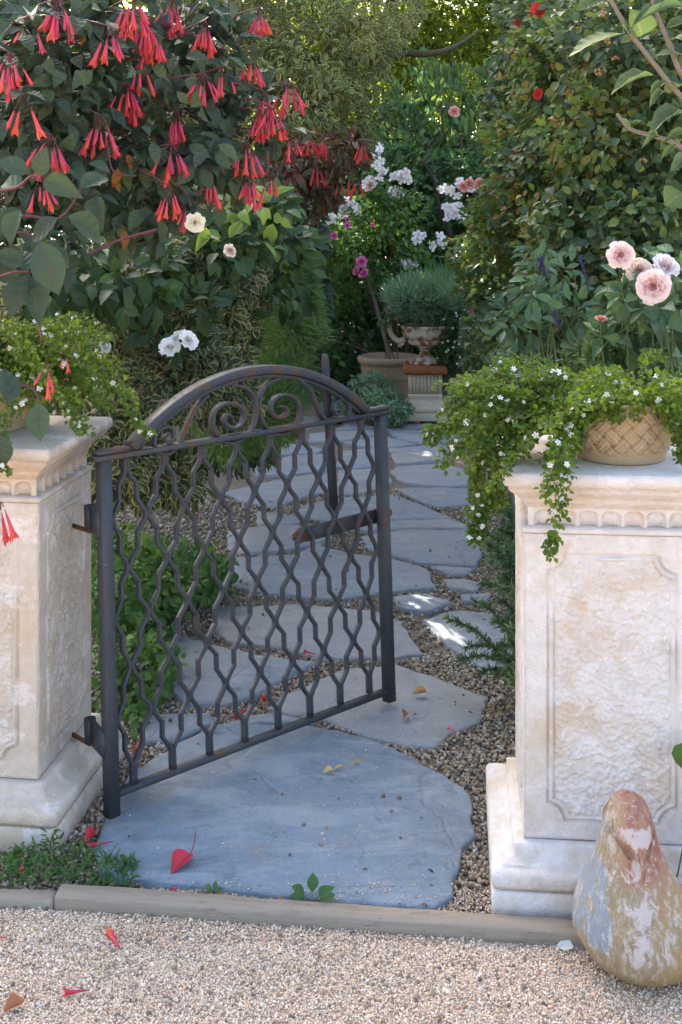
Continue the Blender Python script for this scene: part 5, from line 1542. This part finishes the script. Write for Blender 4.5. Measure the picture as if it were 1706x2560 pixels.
stems(pr, [(bez(T, T + (0.0, .02, -.06), T + (0.03, .05, -.2)), 0.002)], M_GSTEM, lp, 'stem', 5)

# ================================================================== bacopa in the two planters
FL_B = floret_mesh('flower', 5, M_WHITE)
def bacopa(label, org, strands, n_leaf, n_flower, rad, n_obj, key, fl_box):
    root = empty('bacopa_plant', tuple(org), 0, label, 'bacopa', 'white bacopa trailing from the planters')
    lens = np.array([np.sum(np.linalg.norm(np.diff(s, axis=0), axis=1)) for s in strands])
    pr_ = lens / lens.sum()
    k = rng.choice(len(strands), n_leaf, p=pr_)
    f = rng.random(n_leaf)
    T = np.empty((n_leaf, 3)); D = np.empty((n_leaf, 3))
    for i in range(n_leaf):
        s = strands[k[i]]; q = f[i] * (len(s) - 1.001); j = int(q)
        T[i] = s[j] + (s[j + 1] - s[j]) * (q - j); D[i] = s[j + 1] - s[j]
    off = norm(rng.normal(size=(n_leaf, 3)))
    T2 = T + off * (rad * rng.random(n_leaf) * (1.15 - 0.6 * f))[:, None]
    L = rng.uniform(0.010, 0.0165, n_leaf)
    M = frames(off + norm(D) * .5, rng.normal(size=(n_leaf, 3)) * .5 + (0, -.5, .9), L, L * 0.85)
    leaves(root, key, LEAF_M, ML['bacopa'], T2, M, n_obj, org, out=norm(off + (0, -1.0, .5)))
    stems(root, [(s, 0.0013) for s in strands[::2]], M_GSTEM, org, 'stem', 4)
    px, py = project(T2)
    sc = off @ np.array((-.1, -.8, .55)) + rng.normal(size=n_leaf) * .25
    ok = np.where((px > 0) & (px < 1700))[0]
    o = ok[np.argsort(-sc[ok])][:n_flower * 4]
    for i in rng.permutation(o)[:n_flower]:
        p = T2[i] + norm(CAMP - T2[i]) * .006 + off[i] * .003
        put('flower', FL_B, rot_to(face_dir(p, .45, .3)) * rng.uniform(0.0045, 0.0082), p, root, org)
    return root
org = np.array((*P(1552, 1100, 2.955)[:2], 1.12))
st = []
for q in range(190):
    az = rng.normal(math.pi * 1.12, 0.9) if q < 130 else rng.uniform(0, 2 * math.pi)
    d = E3(math.cos(az), math.sin(az) * 0.75, 0)
    L = rng.uniform(0.14, 0.37) * (1.0 if math.cos(az) < 0 else .72)
    st0 = org + d * 0.09 + (0, 0, rng.uniform(-.02, .05))
    drop = rng.uniform(-.10, .16)
    e = org + d * (0.09 + L) + (0, 0, -drop)
    m_ = (st0 + e) / 2 + (0, 0, rng.uniform(.03, .10))
    pts = bez(st0, m_, e, 16)
    # nothing may sink into the cap
    loc = pts[:, :2] - PR
    on = (np.abs(loc[:, 0]) < .27) & (np.abs(loc[:, 1]) < .27)
    pts[on, 2] = np.maximum(pts[on, 2], 1.012 + 0.01 * rng.random())
    # keep the pot's visible face free
    px_, py_ = project(pts)
    if np.any((px_ > 1450) & (px_ < 1650) & (py_ > 1040) & (pts[:, 1] < org[1])): continue
    st.append(pts)
def hang(*q): return catmull([P(*x) for x in q], 5)
for dx in (-10, 0, 9):
    st.append(hang((1440 + dx, 1040, 2.80), (1420 + dx, 1110, 2.72), (1412 + dx, 1190, 2.69), (1400 + dx, 1270, 2.69), (1382 + dx, 1340, 2.70), (1374 + dx * .4, 1392, 2.71)))
    st.append(hang((1430 + dx, 1060, 2.78), (1395 + dx, 1120, 2.72), (1385 + dx, 1180, 2.69), (1366 + dx, 1240, 2.69)))
    for k in range(3):
        st.append(hang((1300 + dx, 1030 + 10 * k, 2.85), (1240 + dx - 14 * k, 1090, 2.85), (1205 + dx - 9 * k, 1180, 2.88), (1205 + dx - 6 * k, 1270 + 15 * k, 2.90), (1195 + dx - 4 * k, 1330 + 12 * k, 2.9)))
        st.append(hang((1300 + dx, 1010 + 10 * k, 2.85), (1200 + dx, 1020 + 12 * k, 2.82), (1120 + dx - 14 * k, 1065 + 10 * k, 2.82), (1065 + 10 * k, 1080 + 12 * k, 2.84)))
        st.append(hang((1330 + dx, 1000 + 10 * k, 2.85), (1230 + dx, 965 + 15 * k, 2.85), (1150 + dx, 965 + 26 * k, 2.86)))
        st.append(hang((1290 + dx, 1060 + 10 * k, 2.85), (1250 + dx + 10 * k, 1130, 2.86), (1240 + dx + 8 * k, 1200, 2.88), (1235 + dx + 5 * k, 1250 + 12 * k, 2.9)))
        st.append(hang((1600 + dx, 1000, 2.86), (1650 + dx + 8 * k, 1010, 2.80), (1690 + dx, 1040 + 10 * k, 2.76), (1712, 1085 + 12 * k, 2.75)))
        st.append(hang((1500 + 40 * k + dx, 1000, 2.88), (1495 + 45 * k + dx, 1022, 2.82), (1490 + 48 * k + dx, 1040 + 6 * (k % 2), 2.81)))
        st.append(hang((1460 + dx, 1010, 2.86), (1445 + dx - 6 * k, 1060, 2.80), (1440 + dx - 4 * k, 1110 + 10 * k, 2.79)))
        st.append(hang((1690 + dx, 1040, 2.83), (1700 + dx + 6 * k, 1090, 2.80), (1705 + dx + 6 * k, 1150, 2.79)))
bacopa('white flowered bacopa spilling from the basket weave planter on the right pillar', org, st, 17000, 230, 0.020, 240, 'bac', None)
org2 = np.array((-1.0, 3.36, 1.14))
st = []
for q in range(210):
    az = rng.uniform(-math.pi * .75, math.pi * .35)
    d = E3(math.cos(az), math.sin(az), 0)
    L = rng.uniform(0.10, 0.36) * (1.0 if az > -1.2 else .6)
    s0 = org2 + d * 0.08 + (0, 0, rng.uniform(-.02, .10))
    e = org2 + d * (0.08 + L) + (0, 0, -rng.uniform(-.16, .10))
    m_ = (s0 + e) / 2 + (0, 0, rng.uniform(.02, .12))
    pts = bez(s0, m_, e, 16)
    loc = pts[:, :2] - PL
    on = (np.abs(loc[:, 0]) < .28) & (np.abs(loc[:, 1]) < .28)
    pts[on, 2] = np.maximum(pts[on, 2], 1.012 + 0.01 * rng.random())
    px_, py_ = project(pts)
    if np.any((px_ > 40) & (px_ < 110) & (py_ > 1010) & (pts[:, 1] < org2[1])) and rng.random() < .8: continue
    st.append(pts)
for dx in (-12, 0, 10):
    st.append(hang((60 + dx, 1000, 3.1), (10 + dx, 1060, 3.02), (0 + dx, 1120, 3.0), (12 + dx, 1180, 3.0)))
    st.append(hang((170 + dx, 990, 3.2), (190 + dx, 1040, 3.12), (215 + dx, 1080, 3.1)))
    st.append(hang((300 + dx, 960, 3.25), (330 + dx, 1020, 3.22), (352 + dx, 1070, 3.2), (375 + dx * .3, 1085, 3.2)))
bacopa('white flowered bacopa mound overhanging the buff left pillar', org2, st, 15000, 150, 0.020, 220, 'bac2', None)

# ================================================================== coral fuchsia, upper left foreground
lf = (-1.45, 3.5, 0.0)
fu = empty('coral_fuchsia', lf, 0, 'large fuchsia shrub hanging with clusters of coral red tubular flowers', 'fuchsia')
CL = [(300, 5, 8), (680, -10, 6), (890, -5, 8), (575, 150, 9), (745, 100, 9), (1060, 118, 7), (1345, 50, 8), (1300, 300, 6), (55, 285, 7), (120, 500, 3), (660, 438, 6), (1045, 392, 8), (1150, 355, 4), (1490, 425, 6), (1365, 485, 8), (1395, 560, 9), (1340, 575, 5), (515, 605, 8), (915, 585, 10), (262, 705, 8), (885, 755, 8), (1270, 735, 8), (1080, 885, 7), (1290, 905, 6), (1400, 900, 5), (880, 975, 6), (975, 1020, 3), (215, 925, 5), (470, 1035, 4), (725, 325, 4), (1500, 690, 3), (700, 60, 6), (800, 180, 8), (160, 90, 2)]
paths, Ts, Ms, CT = [], [], [], []
crown0 = E3(-1.35, 3.35, 1.75)
rf = np.random.default_rng(5)
def fyY(px): return 2.62 + 0.95 * px / 740
tl, ml = [], []
def add_leaf(p, d, nrm_, L, w=0.56):
    tl.append(p); ml.append(frames(np.array([d]), np.array([nrm_]), [L], [L * w])[0])
for (cx_, cy_, n) in CL:
    px, py = cx_ / 2.063, cy_ / 2.063
    Y = fyY(px) + rf.uniform(-.12, .12)
    T = P(px, py - 6, Y - .10)
    CT.append((px, py + 36, Y - .10, 40 if n > 4 else 24))
    cluster(fu, lf, T, n + (2 if n > 5 else 0), 1.14 * rf.uniform(.72, .92), rf.uniform(.40, .75))
    a = crown0 + rf.normal(size=3) * (.10, .15, .25)
    mid = (a + T) / 2 + (0, 0, rf.uniform(.10, .25))
    pts = bez(a, mid, T, 22)
    paths.append((pts, np.linspace(0.0055, 0.0018, 22)))
    # terminal rosette over the flowers, then pairs down the stem
    t = norm(pts[-1] - pts[-3])
    for q in range(4):
        aa = 2 * math.pi * q / 4 + rf.uniform(-.5, .5)
        d = E3(math.cos(aa), math.sin(aa) * .8, 0.15) + t * .4
        add_leaf(T + d * .004, d, E3(0, -.35, 1.0) + rf.normal(size=3) * .25, rf.uniform(.048, .070) * (1.25 if px < 160 and py > 380 else 1))
    for f in (0.92, 0.84, 0.76, 0.68, 0.58):
        i = int(f * 21)
        tt = norm(pts[min(i + 1, 21)] - pts[i - 1])
        for q in range(2 + (rf.random() < .4)):
            d = norm(rf.normal(size=3)) * 1.0 + tt * .35 + E3(0, -.3, -.25)
            add_leaf(pts[i], d, E3(0, -.7, .7) + rf.normal(size=3) * .3, rf.uniform(.048, .074))
# big leaves of the lowest spray, far left
BIG = [((75, 430), (-5, 400), 2.45), ((60, 470), (-10, 450), 2.5), ((110, 450), (190, 480), 2.45), ((95, 440), (105, 390), 2.45), ((200, 470), (255, 440), 2.45), ((170, 540), (268, 590), 2.42), ((145, 545), (70, 600), 2.4), ((50, 525), (15, 600), 2.4), ((0, 520), (-10, 590), 2.42), ((100, 600), (150, 735), 2.4), ((70, 690), (15, 785), 2.45), ((75, 690), (108, 790), 2.45), ((70, 680), (60, 640), 2.5), ((20, 640), (5, 720), 2.5), ((25, 1010), (20, 920), 2.4), ((98, 1005), (100, 1100), 2.6), ((60, 660), (10, 640), 2.5), ((240, 490), (245, 545), 2.5), ((0, 1085), (12, 1150), 2.4)]
for a, b, Y in BIG:
    pa, pb = P(*a, Y), P(*b, Y + rf.uniform(-.05, .03))
    L = np.linalg.norm(pb - pa)
    add_leaf(pa, pb - pa, E3(0, -1, .55) + rf.normal(size=3) * .2, max(L, .07), 0.60)
big_n = len(tl)
for q in ([(-40, 560), (60, 540), (150, 545), (205, 470)], [(-30, 700), (40, 680), (75, 680)], [(-30, 480), (40, 470), (80, 440), (105, 455)], [(-20, 945), (50, 960), (85, 975), (100, 1010)], [(85, 690), (95, 760), (105, 860)], [(-60, 600), (40, 580), (110, 600)]):
    pts = catmull([P(*x, 2.46) for x in q], 6); paths.append((pts, np.linspace(0.0035, 0.0018, len(pts))))
pts = catmull([P(220, 635, 2.7), P(300, 600, 2.75), P(390, 575, 2.85)], 6); paths.append((pts, 0.0035))
pts = catmull([P(270, 370, 2.8), P(285, 430, 2.8), P(340, 440, 2.85)], 6); paths.append((pts, 0.002))
# trunk and main limbs rise behind the left pillar
for k in range(5):
    e = crown0 + rf.normal(size=3) * (.12, .15, .3)
    paths.append((bez(E3(*lf) + (rf.uniform(-.05, .05), 0, -.05), (lf[0] - .1, lf[1] + .05, 1.0), e, 16), np.linspace(.018, .007, 16)))
for a, n, s in (((118, 905), 4, .75), ((160, 875), 2, .6), ((2, 1255), 4, 1.0)):
    cluster(fu, lf, P(*a, 2.62), n, s, .4)
stems(fu, paths, M_RSTEM, lf, 'stem', 6)
tl, ml = np.array(tl), np.array(ml)
def before_flowers(T):
    px, py = project(T); bad = np.zeros(len(T), bool)
    for x, y, Y, r in CT:
        pass
    near = np.zeros(len(T), bool)
    for x, y, Y, r in CT:
        near |= (((px - x) / (r + 14)) ** 2 + ((py - y) / (r + 6)) ** 2 < 1) & (T[:, 1] < Y + .035)
    return near
vs = leaf_variants('fuchsia', LEAF_W, ML['fuchsia'])
sel = np.concatenate((np.arange(big_n - len(BIG), big_n), rf.permutation(big_n - len(BIG))[:281]))
rest = np.setdiff1d(np.arange(big_n), sel)
hid = before_flowers(tl); hid[big_n - len(BIG):] = False
for i, k in enumerate(sel):
    if not hid[k]: put('leaf', vs[i % 6], ml[k], tl[k], fu, lf)
rest = rest[~hid[rest]]
T, out = sample([blob(150, 150, 2.95, 240, 190, .25), blob(450, 120, 3.25, 220, 170, .25), blob(600, 300, 3.4, 120, 130, .2), blob(350, 350, 3.15, 230, 120, .25), blob(100, 350, 2.9, 170, 150, .25), blob(300, 490, 3.1, 200, 90, .2), blob(90, 600, 2.85, 130, 110, .2), blob(480, 460, 3.3, 150, 70, .15), blob(380, 560, 3.2, 90, 70, .15)], 2000, 0.3, 0.3, 22)
M = leaf_frames(T, out, (0.045, 0.070), 0.55, droop=.5, face=.7)
kk = ~before_flowers(T); T, M = T[kk], M[kk]
T = np.concatenate((T, tl[rest])); M = np.concatenate((M, ml[rest]))
obj('foliage', scatter('foliage', LEAF_L, M, T - lf), ML['fuchsia'], fu, kind='stuff')
vo = leaf_variants('orange', LEAF_L, ML['orange'])
for a, b in (((318, 385), (330, 415)), ((296, 420), (288, 460)), ((308, 575), (316, 615)), ((205, 85), (208, 105)), ((280, 450), (300, 470))):
    pa, pb = P(*a, 2.95), P(*b, 2.93); L = np.linalg.norm(pb - pa)
    M = frames(np.array([pb - pa]), np.array([[0.6, -.8, .3]]), [L * 1.15], [L * .55])[0]
    put('leaf', vo[1], M, pa, fu, lf, 'yellowed orange leaf')
vp = leaf_variants('purple', LEAF_L, ML['purple'])
for px, py in ((560, 40), (575, 20), (480, 60), (545, 70), (560, 130), (375, 140), (590, 265), (520, 240), (620, 235), (430, 90), (580, 310)):
    p = P(px, py, fyY(px)); 
    for q in range(2):
        M = leaf_frames(p[None], E3(0, 0, 1)[None], (.05, .07), .45, droop=-.3, rand=.9)[0]
        put('leaf', vp[q], M, p, fu, lf, 'young bronze purple leaf')

# ================================================================== apple tree, upper right foreground
la_ = (1.28, 2.15, 0)
ap = empty('apple_tree', la_, 0, 'apple tree branches with large leaves reaching in at the upper right corner', 'tree')
YA = 1.95
pa = [(P(1505, -60, YA), P(1528, 0, YA), P(1575, 80, YA), P(1640, 165, YA), P(1705, 243, YA), P(1800, 330, 1.98)), (P(1625, -40, YA), P(1640, 30, YA), P(1675, 110, YA), P(1707, 190, YA), P(1800, 300, 1.98)), (P(1543, 285, 2.0), P(1576, 322, 2.0), P(1625, 338, 2.0), P(1690, 360, 2.0), P(1800, 430, 2.0))]
paths = []
for q in pa:
    pts = catmull(q, 6); paths.append((pts, np.linspace(0.0030, 0.0048, len(pts))))
end = P(1800, 330, 1.98)
paths.append((bez(end, (0.85, 2.0, 1.9), (1.22, 2.12, 1.5)), np.linspace(.008, .03, 14)))
paths.append((bez(P(1800, 430, 2.0), (0.9, 2.05, 1.6), (1.24, 2.13, 1.3)), np.linspace(.0075, .03, 14)))
stems(ap, paths, plain('grey_brown_twig', (0.16, 0.13, 0.10), 0.7, 0.3, 0.3, 60), la_, 'branch', 8)
stems(ap, [(bez((1.28, 2.15, -.05), (1.2, 2.1, 1.0), (1.28, 2.2, 2.4)), np.linspace(.06, .03, 14))], M_BARK, la_, 'trunk', 10)
va = leaf_variants('apple', LEAF_W, ML['apple'])
AL = [((1557, 84), (1419, 117), 64, .2), ((1636, 188), (1528, 198), 48, .2), ((1605, 93), (1598, 28), 66, .9), ((1512, 0), (1443, 16), 40, .5), ((1712, 14), (1574, 20), 44, .15), ((1712, 283), (1624, 296), 50, .3), ((1710, 138), (1645, 126), 40, .3), ((1667, 207), (1626, 221), 22, .3), ((1664, 229), (1624, 245), 22, .3), ((1712, 486), (1667, 508), 60, .8), ((1720, 60), (1671, 52), 36, .4), ((1720, 395), (1688, 412), 32, .8), ((1576, 319), (1560, 293), 12, .8), ((1576, 319), (1598, 297), 12, .8), ((1576, 319), (1585, 290), 12, .5), ((1576, 322), (1558, 325), 12, .5), ((1645, 343), (1630, 326), 14, .8), ((1645, 343), (1612, 350), 14, .5), ((1690, 360), (1655, 390), 16, .6), ((1690, 360), (1700, 335), 18, .6), ((1680, 100), (1700, 85), 30, .5), ((1600, 100), (1640, 70), 30, .3), ((1520, -10), (1470, -40), 40, .5), ((1720, 340), (1670, 330), 24, .4), ((1575, 84), (1560, 60), 20, .8), ((1690, 220), (1700, 200), 24, .5)]
for i, (a, b, w, f) in enumerate(AL):
    p, q = P(*a, YA), P(*b, YA - .02); L = np.linalg.norm(q - p)
    W_ = w / FOC * YA * 1.25
    M = frames(np.array([q - p]), np.array([[0.1, -f, 1.0 - f * .6]]), [L], [W_])[0]
    put('leaf', va[i % 6], M, p, ap, la_)

# ================================================================== weeds, seedlings and fallen things
gw = G(120, 2180)
weeds = empty('weed_clump', tuple(gw), 0, 'clump of small green weeds at the foot of the left pillar', 'weeds')
n = 560
x = rng.uniform(-0.83, -0.50, n); y = 2.83 + 0.13 * rng.random(n) + np.maximum(0, (-.62 - x)) * .1
n_ = rng.random(n)
h = 0.05 * (1 - ((x + .69) / .2) ** 2).clip(.1, 1) * rng.random(n)
T = np.stack((x, y, h + 0.002), 1)
M = leaf_frames(T, norm(rng.normal(size=(n, 3)) + (0, 0, .9)), (0.014, 0.03), 0.26, droop=-.1)
leaves(weeds, 'weed', LEAF_M, ML['mint'], T, M, 60, gw)
stems(weeds, [(bez(G(125, 2160), G(125, 2160) + (0, 0, .03), G(125, 2160) + (.006, 0, .075), 8), .0012), (bez(G(265, 2170), G(265, 2170) + (0, 0, .03), G(265, 2170) + (.03, 0, .06), 8), .001)], M_GSTEM, gw, 'stem', 4)
T = np.array([G(125, 2160) + (s * .006, 0, z) for z in (.03, .045, .058, .07, .076) for s in (-1, 1)])
leaves(weeds, 'weed', LEAF_M, ML['mint'], T, leaf_frames(T, np.array([[s, 0, .6] for _ in range(5) for s in (-1, 1)], float), (.018, .026), .26, rand=.2, droop=0), 10, gw)

def seedling(px, py, s, label, n):
    g0 = G(px, py)
    r = empty('seedling', tuple(g0), 0, label, 'seedling', 'weeds sprouting along the timber edging')
    paths = []
    vs_ = leaf_variants('mintseed', LEAF_L, ML['mint'])
    for q in range(n):
        a = 2 * math.pi * q / n + .5
        d = E3(math.cos(a), math.sin(a) * .6, .35 + .8 * (q % 2))
        tip = g0 + d * s * .35
        paths.append((bez(g0, g0 + (0, 0, s * .2), tip, 6), .0011))
        put('leaf', vs_[q % 6], frames(np.array([d + (0, 0, -.1)]), np.array([[0, -.6, 1.0]]), [s * .75], [s * .5])[0], tip, r, g0)
    stems(r, paths, M_GSTEM, g0, 'stem', 4)
seedling(780, 2262, .055, 'broad leaved green seedling at the middle of the timber edging', 6)
seedling(535, 2232, .022, 'tiny green seedling between the timber edging and the blue slab', 7)

M_FALLEN_RED = leaf_mat('fallen_red_leaf', [(0.42, 0.03, 0.05)], trans=.2, vein=(0.22, 0.01, 0.03), rough=.4)
M_FALLEN_BR = leaf_mat('fallen_brown_leaf', [(0.26, 0.11, 0.05)], trans=.2, vein=(0.12, 0.05, 0.03))
M_FALLEN_YE = leaf_mat('fallen_tan_leaf', [(0.42, 0.30, 0.14), (0.36, 0.22, 0.09)], trans=.2)
def fallen_leaf(a, b, w, z, m, label, curl=1.0, stem=None, nrm_=(0, -.35, 1.0)):
    p, q = G(*a, z), G(*b, z); L = np.linalg.norm(q - p)
    tv, tf, te = leaf_tm([0.30, 0.46, 0.5, 0.40, 0.2], 0.55 * curl, 0.1)
    me = pym('fallen_leaf', tv, tf, True, {'rnd': np.zeros(len(tv)), 'edge': te})
    M = frames(np.array([q - p]), np.array([nrm_]), [L], [w * L])[0]
    o = obj('fallen_leaf', me, m); o.matrix_world = Matrix([[*M[i], (p + (0, 0, .006))[i]] for i in range(3)] + [[0, 0, 0, 1]])
    tag(o, label, 'fallen leaf', 'leaves lying on the ground')
    if stem:
        mi = np.linalg.inv(M)
        pts = catmull([mi @ (G(*s_, z) + (0, 0, zz) - p - (0, 0, .006)) for s_, zz in stem], 4)
        g = Geo(); g.tube(pts, 0.022, 5); obj('stalk', g.mesh('stalk'), m, o)
fallen_leaf((478, 2142), (428, 2186), .56, .004, M_FALLEN_RED, 'red leaf with a long curved stalk lying on the blue slab', 1.0, [((478, 2142), .008), ((486, 2125), .018), ((490, 2105), .03)])
fallen_leaf((60, 2512), (8, 2535), .75, -.014, M_FALLEN_BR, 'curled brown leaf on the gravel at the lower left corner', 1.3, [((60, 2512), .01), ((65, 2504), .016), ((66, 2498), .024)])
fallen_leaf((835, 1930), (808, 1936), .55, .004, M_FALLEN_YE, 'tan leaf farther back on the blue slab, nearer the gate', 1.2)
fallen_leaf((858, 1922), (836, 1926), .45, .004, M_FALLEN_YE, 'pale narrow leaf just behind the tan leaf on the blue slab', 1.0)
fallen_leaf((1070, 1735), (1030, 1738), .4, .004, M_FALLEN_YE, 'curled tan leaf on the flagstone by the latch post', 1.4)
fallen_leaf((1010, 1800), (1022, 1785), .6, .004, M_FALLEN_BR, 'small dark brown leaf on the flagstone behind the blue slab', 1.4)
fallen_leaf((240, 2080), (215, 2110), .5, .004, M_FALLEN_RED, 'dark red leaf leaning against the left pillar plinth', 1.0)
fallen_leaf((1435, 2375), (1390, 2368), .8, -.012, leaf_mat('fallen_white_petal', [(0.78, 0.80, 0.74)], trans=.3), 'white petal lying on the gravel beside the clay pigeon', .6)
fallen_leaf((900, 1905), (885, 1915), .5, .004, M_FALLEN_YE, 'faint tan leaf at the right on the blue slab', .8)

def fallen_flower(a, b, z, label, s=1.0):
    p, q = G(*a, z), G(*b, z)
    d = Vector(q - p).normalized()
    R = np.array((-d).to_track_quat('Z', 'Y').to_matrix())
    o = obj('fallen_flower', FLOWER)
    L = np.linalg.norm(q - p) / .072
    o.matrix_world = Matrix([[*(R * L)[i], (p + (0, 0, .007))[i]] for i in range(3)] + [[0, 0, 0, 1]])
    return tag(o, label, 'fallen flower', 'red flowers fallen from the fuchsia')
fallen_flower((303, 2382), (272, 2335), -.012, 'red tubular flower on the gravel below the timber edging')
fallen_flower((226, 2483), (158, 2490), -.012, 'red tubular flower on the gravel near the lower left corner')
fallen_flower((455, 2225), (425, 2230), .003, 'red flower lying against the back of the timber edging')
fallen_flower((285, 2110), (222, 2122), .006, 'red flower with a long stalk between weeds and blue slab')
fallen_flower((55, 2165), (55, 2185), .03, 'red flower caught upright in the weeds', )
fallen_flower((790, 1640), (760, 1632), .004, 'red flower lying in the joint behind the gate bars')
fallen_flower((655, 1735), (660, 1755), .004, 'orange red flower seen between the wavy bars, in the pebble joint')
fallen_flower((618, 1775), (590, 1800), .0, 'reddish flower on the pebbles under the bottom rail')
fallen_flower((1140, 1835), (1120, 1825), .002, 'red flower at the pebble edge of the path, left of the right pillar')
fallen_flower((350, 1860), (340, 1885), .002, 'dark red flower by the mint beside the hinge post')
fallen_flower((540, 1815), (530, 1832), .004, 'small crimson petal tube behind the bottom rail')
fallen_flower((20, 2350), (-10, 2352), -.012, 'red flower cut by the left edge of the gravel')

n = 420
x = rng.uniform(-.75, .75, n); y = 2.75 + 3.2 * rng.random(n) ** 1.3
edge_bias = rng.random(n) < np.clip(.18 + 1.2 * (x - .02 * y), .12, 1)
x, y = x[edge_bias], y[edge_bias]; n = len(x)
T = np.stack((x, y, np.full(n, .006)), 1)
L = rng.uniform(.008, .024, n)
M = frames(np.concatenate((rng.normal(size=(n, 2)), np.zeros((n, 1))), 1), rng.normal(size=(n, 3)) * .35 + (0, 0, 1), L, L * rng.uniform(.2, .6, n))
tag(obj('leaf_litter', scatter('leaf_litter', LEAF_S, M, T), leaf_mat('dry_litter', [(.16, .09, .04), (.26, .16, .07), (.10, .06, .035), (.34, .25, .13)], trans=.1, gain=1.0)), 'dry brown leaf bits scattered along the path', None, None, 'stuff')

# dark succulent beside the pigeon
lsu = np.array((0.86, 2.66, 0.0))
su = empty('purple_heather', tuple(lsu), 0, 'dim purple tufted plant half hidden behind the clay pigeon', 'heather')
T, out = sample([(lsu + (0, 0, .08), E3(.10, .05, .09)), (lsu + (-.02, 0, .17), E3(.07, .05, .06))], 2400, .3, .3, 16)
M = leaf_frames(T, out, (.012, .022), .2, rand=.5)
ok = T[:, 2] > 0
obj('foliage', scatter('foliage', NEEDLE, M[ok], T[ok] - lsu), leaf_mat('purple_grey_needle', [(0.10, 0.07, 0.085), (0.07, 0.075, 0.05), (0.13, 0.06, 0.09)]), su, kind='stuff')
stems(su, [(bez(lsu, lsu + (0, 0, .06), lsu + (.02 * k, 0, .13), 6), .003) for k in (-2, -1, 0, 1, 2)], M_TWIG, lsu)
# single sedum leaf poking in at the right edge
lg = np.array((0.735, 2.72, 0.0))
gp = empty('geranium_plant', tuple(lg), 0, 'single round green leaf poking past the right pillar at the edge of view', 'plant')
vs = leaf_variants('ger', LEAF_R, ML['bright'])
c = P(1712, 1890, 2.70)
put('leaf', vs[0], frames(np.array([[-.1, 0, -1.0]]), np.array([[-.5, -1, .2]]), [.075], [.07])[0], c + (0.01, 0, .035), gp, lg)
stems(gp, [(bez(lg, (0.80, 2.72, .2), c + (.01, 0, .035), 8), .002)], M_GSTEM, lg)
